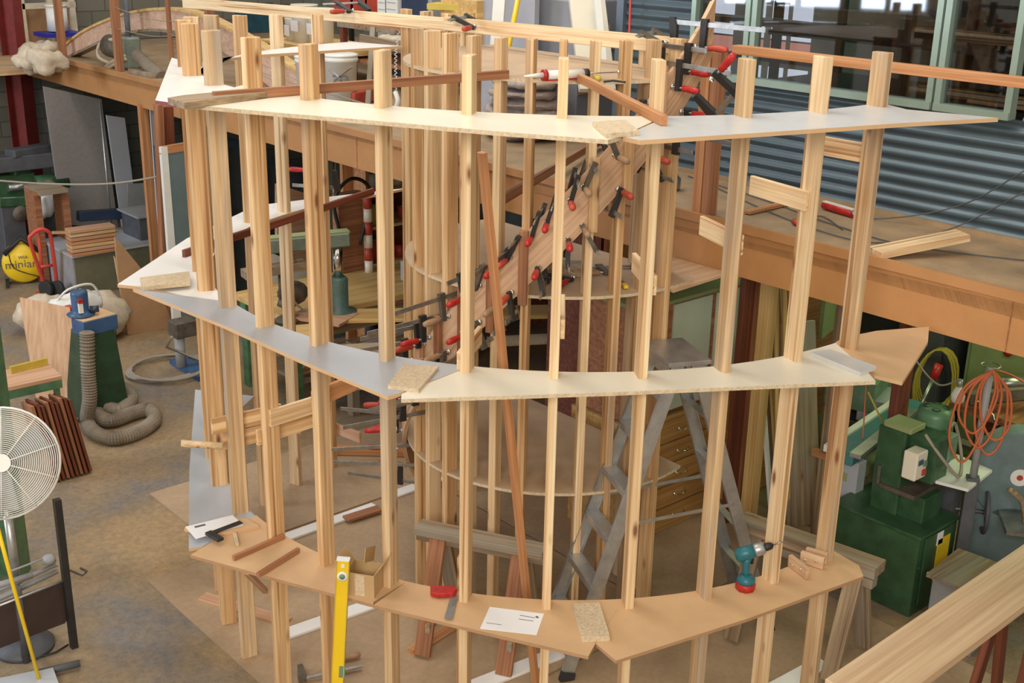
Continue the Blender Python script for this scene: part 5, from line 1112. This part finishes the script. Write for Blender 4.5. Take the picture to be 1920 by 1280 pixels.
for y in (q.y-1.1,q.y+.7): MB().box((7.4,y,(ZM+zs2)/2),(.05,.05,zs2-ZM)).build('shelf_leg','black',sh2)
for i,(px,h,r) in enumerate(((553,.26,.11),(573,.4,.15),(603,.38,.15))):
    c=PP(px,84,(7.6,10),(7.6,13)); bucket_=thing('white_bucket',(c.x,c.y,zs2+.015),'white bucket on the dark shelf, %s from the left'%ordn(i),'bucket','white buckets on the mezzanine')
    MB().lathe((c.x,c.y,zs2+.016),[(r*.88,0),(r,h*.9),(r*1.05,h*.92),(r,h)],20).build('bucket_body','plasticwhite',bucket_); MB().cyl((c.x,c.y,zs2+.016+h),(c.x,c.y,zs2+h+.03),r*1.05,20).build('lid','cream',bucket_)
    MB().box((c.x-r-.003,c.y-.02,zs2+h*.5),(.004,r,.12)).build('label_panel','paper',bucket_)
tag(MB().quadp([PX(x,y,8.8) for x,y in ((440,10),(500,5),(500,60),(440,60))],(.1,0,0)).build('blue_sheet',flat('dark_teal_sheet',(.02,.10,.14),.3,var=.2)),'dark teal plastic sheet behind the arched beam','sheet')
tag(MB().box((9.9,11.5,3.4),(.1,4.5,1.8)).build('tarpaulin','tarp'),'grey green tarpaulin hanging at the back of the mezzanine','tarpaulin')
# clutter beyond the drum
cl=[(662,2,8.5,.5,.3,.22,'redold','left red crate on the far shelf'),(692,4,8.5,.4,.3,.2,'redold','middle red crate on the far shelf'),(716,6,8.5,.3,.3,.2,'redold','right red crate on the far shelf')]
fs2=thing('far_shelf',(8.6,10.9,ZM),'dark shelf carrying three red crates at the back of the mezzanine','shelf'); q1=PX(662,2,8.5); q2=PX(716,6,8.5)
MB().box((8.5,(q1.y+q2.y)/2,q1.z-.13),(.45,abs(q1.y-q2.y)+.6,.03)).build('shelf_board','oldwood',fs2)
for y in (q1.y+.2,q2.y-.2): MB().box((8.6,y,(q1.z-.14+ZM)/2),(.05,.05,q1.z-.14-ZM)).build('shelf_leg','black',fs2)
for px,py,x,a,b_,c,m,l in cl: tag(MB().box(PX(px,py,x),(b_,a*.9,c)).build('red_crate',m,bevel=.01),l,'crate')
for i,(px,w) in enumerate(((737,.16),(755,.22))):
    c=PX(px,15,8.0); t=thing('white_carton',c,['narrow white carton with grey lines beyond the drum','wide white carton with grey lines beyond the drum'][i],'carton'); MB().box(c,(.3,w,.7)).build('carton_body','plasticwhite',t)
    for k in range(8): MB().box(c+V((-.152,0,.2-.07*k)),(.002,w*.75,.008)).build('printed_line','grey',t)
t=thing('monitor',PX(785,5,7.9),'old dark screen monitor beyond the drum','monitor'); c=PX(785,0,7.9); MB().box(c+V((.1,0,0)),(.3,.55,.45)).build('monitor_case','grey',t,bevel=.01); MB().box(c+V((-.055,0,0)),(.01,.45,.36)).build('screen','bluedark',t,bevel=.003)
db=thing('far_bench',(7.8,8.9,ZM),'dark bench with dusty pots at the back of the mezzanine left of the drum','bench')
c=PX(735,55,7.6); MB().box((c.x+.2,c.y,c.z),(.7,1.6,.05)).build('bench_top','oldwood',db); MB().box((c.x+.1,c.y,c.z-.35),(.5,1.5,.04)).build('bench_shelf','brown',db)
for s in (-.75,.75): MB().box((c.x-.1,c.y+s,(c.z+ZM)/2),(.06,.06,c.z-ZM)).build('bench_leg','dark',db)
plank('cross_rail',PX(676,73,6.6),PX(762,92,6.6),.03,.09,'oldwood','dusty grey rail crossing behind the drum at the left','rail')
t=thing('hand_plane',PX(738,70,7.4),'dusty wooden hand plane on the far bench','plane'); c=PX(738,72,7.4); MB().ball(c,.17,.6,1.4,.22,14).build('plane_sole','canvas',t); MB().ball(c+V((0,0,.08)),.05,1,1,1.2,10).build('plane_knob','oldwood',t)
tp=thing('telephone_handset',PX(742,190,6.4),'white telephone handset hanging on its curly cord left of the drum','telephone')
MB().tube(smooth([PX(741,172,6.4),PX(746,190,6.4),PX(740,207,6.4)]),.022,8).build('handset','plasticwhite',tp)
pts=[]
for k in range(90):
    t_=k/89; c=PX(752-10*min(t_*2,1),30+140*t_,6.5); pts.append(c+right*.012*math.cos(k*1.3)+V((0,0,.0)))
MB().tube(pts,.004,4).build('curly_cord','plasticwhite',tp)
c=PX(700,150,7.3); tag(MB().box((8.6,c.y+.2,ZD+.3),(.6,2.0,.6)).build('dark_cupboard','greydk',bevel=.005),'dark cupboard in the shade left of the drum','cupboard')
plank('prop_stick',PX(700,48,6.9),PX(690,200,6.7),.05,.05,'oldwood','brown propping stick leaning in front of the dark cupboard','stick')
# wrapped pallet
def sackmesh(c):
    b=MB(); rs=random.Random(2)
    for k in range(6): b.ball((c.x+.12+rs.uniform(-.02,.02),c.y+rs.uniform(-.02,.02),c.z+.05+.085*k),.3,1.0,1.1,.19,20)
    return b.crumple(.05,9)
c=P(960,262,ZD); t=tag(sackmesh(c).build('wrapped_sacks',flat('wrapped_sacks',(.50,.42,.38),.4,var=.15,sc=14,bump=.5)),'plastic wrapped stack of pale sacks under the top drum disc','sacks')
# grey cabinets
gq=thing('grey_cabinet',(7.0,7.7,ZM),'tall grey cabinet standing beyond the top drum disc','cabinet')
e_=P(1026,270,ZD)
MB().box((7.5,7.78,3.05),(.7,.9,1.1)).build('cabinet_body',flat('lilac_grey',(.36,.38,.44),.45,var=.05),gq,bevel=.005)
for z in (2.85,3.2): MB().box((7.5,7.325,z),(.68,.012,.008)).build('drawer_gap','brown',gq)
MB().cyl((7.45,7.33,3.38),(7.45,7.31,3.38),.05,16).build('round_stain','chip',gq)
tag(MB().box((6.95,8.0,3.3),(.05,.75,1.6)).build('grey_sheet',flat('pale_grey_panel',(.42,.44,.50),.45,var=.04)),'wide pale grey panel standing left of the grey cabinet','panel')
a,b_=PX(1128,200,6.9),PX(1085,-30,6.9)
plank('cream_panel',PX(1120,170,6.6),PX(1098,-20,6.9),.28,.05,'cream','tall cream panel leaning by the end of the corrugated wall','panel',upv=(-.5,-.8,0))
plank('white_edge_board',PX(1134,150,6.5),PX(1118,-20,6.75),.05,.05,'plasticwhite','narrow white board leaning against the cream panel','board',upv=(-.5,-.8,0))
plank('blue_white_board',PX(928,125,6.5),PX(938,-20,6.6),.10,.03,'plasticwhite','white board with a blue edge standing behind the drum','board',upv=(-.8,-.5,0)); plank('blue_strip',PX(922,125,6.49),PX(931,-20,6.59),.025,.035,'purple','blue edge strip beside the white board behind the drum','strip',upv=(-.8,-.5,0))
tag(MB().tube([PX(940,150,6.3),PX(952,95,6.4),PX(975,-20,6.6)],.022,8).build('yellow_pipe','yellow'),'yellow pipe leaning behind the drum','pipe')
yd=thing('yellow_drawer_unit',PX(900,60,7.0),'yellow wooden drawer unit beyond the drum','drawers'); c=PX(900,62,7.1); MB().box(c,(.5,.5,.6)).build('unit_body','yellowwood',yd,bevel=.004); MB().box(c+V((-.26,0,.1)),(.02,.46,.2)).build('drawer','yellowwood',yd,bevel=.004); MB().box(c+V((-.26,0,-.12)),(.02,.46,.2)).build('drawer','yellowwood',yd,bevel=.004)
tag(MB().box(c+V((0,.1,.37)),(.3,.45,.1),.2).build('paper_pile','paper',bevel=.01),'pile of papers on the yellow drawer unit','papers'); tag(MB().box(PX(845,12,6.9),(.25,.35,.05),.5).build('yellow_notepad','cord_yellow'),'yellow notepad on top of the paper pile','notepad')
bb=V((7.35,8.05,3.83)); tag(MB().ball(bb,.16,.8,.8,1.5,24).crumple(.1,11).build('clear_bag',flat('crumpled_plastic',(.6,.6,.62),.25,var=.25,sc=12,bump=.6)),'crumpled clear plastic bag on the grey cabinet','bag')
tag(MB().box((7.6,7.6,3.73),(.4,.35,.25),.3).build('brown_carton','card',bevel=.004),'brown cardboard carton on the grey cabinet','carton')
tag(MB().cyl((7.25,7.42,3.6),(7.25,7.42,3.72),.07,16).build('metal_tin','alu'),'small metal tin on the grey cabinet','tin')
tag(MB().tube(smooth([PX(1183,-20,6.70),PX(1180,60,6.70),PX(1178,95,6.68),PX(1186,125,6.66),PX(1215,160,6.60),PX(1240,180,6.5)]),.009,6).build('red_cable','cord_red'),'red cord hanging down the corrugated wall','cord')
# stringer tip
# things on the right deck
p_=P(1632,478,ZD+.02)
plank('loose_plank',P(1640,474,ZD+.025),P(1806,441,ZD+.10),.14,.04,'pine_pale','pale plank lying across the right mezzanine deck','plank')
ct=thing('caulk_tube',P(1575,392,ZD),'red and white caulk tube lying on the mezzanine deck','tube')
a,b_=P(1545,384,ZD+.03),P(1600,400,ZD+.03); MB().cyl(a,b_,.026,14).build('tube_body','red',ct); MB().bar(a+V((0,0,.02)),b_+V((0,0,.02)),.03,.016).build('white_band','plasticwhite',ct); MB().cyl(b_,b_+(b_-a).normalized()*.07,.012,10,.006).build('nozzle','plasticwhite',ct)
q=P(1262,356,ZD); ja=thing('glass_jar',q,'small glass jar on the mezzanine deck beside the handrail post','jar'); MB().lathe(q,[(.04,0),(.05,.02),(.05,.08),(.03,.1)],14).build('jar_body','steel',ja); MB().cyl(q+V((0,0,.1)),q+V((0,0,.11)),.032,12).build('jar_lid','alu',ja)
for i,(a,b_,m,l) in enumerate((((1412,356),(1436,358),'rubber','black gripped tool on the deck left of the step cleat'),((1436,360),(1460,362),'cord_orange','orange tipped tool on the deck left of the step cleat'),((1488,415),(1500,420),'redold','small red reel on the deck behind the second stud'))):
    tag(MB().cyl(P(*a,ZD+.02),P(*b_,ZD+.02),.018,10).build('hand_tool',m),l,'tool')
plank('deck_batten',P(1400,398,ZD+.015),P(1478,380,ZD+.015),.05,.02,'oregon','thin orange batten on the deck between the right studs','batten')
for i,(pts) in enumerate((((1290,330),(1420,370),(1560,420),(1700,460),(1920,488)),((1330,345),(1480,412),(1640,455),(1780,430),(1920,360)),((1360,300),(1500,390),(1640,410),(1800,385),(1920,320)),((1500,415),(1540,405),(1580,430)))):
    tag(MB().tube(smooth([P(x,y,ZD+.008) if P(x,y,ZD).x<6.76 else PX(x,y,6.74) for x,y in pts]),.004,4).build('deck_wire','greydk'),['long thin wire running along the front of the right deck','thin wire curving from the deck up the corrugated wall','upper thin wire curving across the corrugated wall','short curl of wire by the small red reel'][i],'wire')
# office contents behind the windows
of=thing('office_rack',(8.6,4.6,ZM),'dark steel rack with timber lengths seen through the windows','rack')
for y in (2.6,3.9,5.0,6.2):
    for x in (8.3,9.2): MB().box((x,y,3.45),(.06,.06,1.8)).build('rack_post','black',of)
for z in (3.0,3.4,3.8,4.1): MB().box((8.75,4.4,z),(1.0,3.7,.04)).build('rack_shelf','black',of)
rr=random.Random(9)
for k in range(14):
    y0=rr.uniform(2.7,4.6); z=(3.03,3.43,3.83)[k%3]+.03*(k//5); plank('rack_timber',(8.35+.05*(k%5),y0,z+.02),(8.35+.05*(k%5),y0+rr.uniform(.6,1.4),z+.02),.08,.028,['pine','yellowwood','chip','pine_grey'][k%4],'timber length stored on the dark rack behind the windows','timber','timbers on the rack behind the windows')
# daylit opening at the back of the office
for i,(y0,y1,z0,z1) in enumerate(((7.45,7.75,3.42,4.1),(7.82,8.1,3.42,4.1),(6.9,7.2,3.42,4.1),(6.45,6.8,3.42,4.1),(7.45,7.75,2.95,3.3),(6.45,6.8,2.95,3.3))): pass
dl_=struct('window_5',MB().box((10.3,8.0,3.27),(.05,1.6,.06)).box((10.3,8.0,2.92),(.05,1.6,.05)).box((10.3,8.0,2.6),(.05,1.6,.05)),'black')
for y0,y1 in ((7.32,7.55),(7.62,7.80),(7.9,8.15),(8.3,8.55)):
    for z0,z1,m in ((3.32,4.1,'daylight'),(3.12,3.24,'daylight'),(2.95,3.10,'brickday'),(2.66,2.84,'daylight')): MB().box((10.35,(y0+y1)/2,(z0+z1)/2),(.02,y1-y0,z1-z0)).build('window_pane',m,dl_)  # emission stands in for the daylight on the fence and brick outside
# ================================================================ LIGHT
for k,o in protos.items():
    if k not in used:
        for ch in list(bpy.data.objects):
            q=ch
            while q is not None and q!=o: q=q.parent
            if q is o and ch is not o: bpy.data.objects.remove(ch)
        bpy.data.objects.remove(o)
w=bpy.data.worlds.new('sky'); bpy.context.scene.world=w; w.use_nodes=True
bg=w.node_tree.nodes['Background']; bg.inputs[0].default_value=(1.0,.90,.75,1); bg.inputs[1].default_value=.40
def area(name,loc,tgt,sx,sy,e,c):
    l=bpy.data.lights.new(name,'AREA'); l.shape='RECTANGLE'; l.size=sx; l.size_y=sy; l.energy=e; l.color=c
    o=bpy.data.objects.new(name,l); COL.objects.link(o); o.location=loc; d=V(tgt)-V(loc); o.rotation_euler=d.to_track_quat('-Z','Y').to_euler(); return o
area('roof_light',(3.5,5,9),(3.5,5.5,0),1.2,9,190,(1,.93,.80))
area('roof_light',(0.0,6,9),(1.5,6.5,0),1.2,9,150,(1,.94,.84))
area('roof_light',(7.6,11,8.8),(7.2,10,0),1.2,7,170,(.97,.97,1))
area('side_light',(-5,13,4.5),(4,8,1.5),3.5,3.5,480,(.74,.84,1))
area('side_light',(-3.5,-2.5,6.0),(4.5,5,2.0),5,3,640,(1,.92,.80))  # key light added on the camera side to brighten the outward stud faces
area('batten_lamp',(7.9,3.2,2.27),(7.7,3.3,0),1.2,.08,9,(.82,1,.5))
area('batten_lamp',(7.9,5.2,2.27),(7.0,5.0,0),.8,.08,5,(.85,1,.5))
vs=bpy.context.scene.view_settings; vs.view_transform='Standard'; vs.look='None'; vs.gamma=1; vs.use_curve_mapping=False; vs.exposure=.2
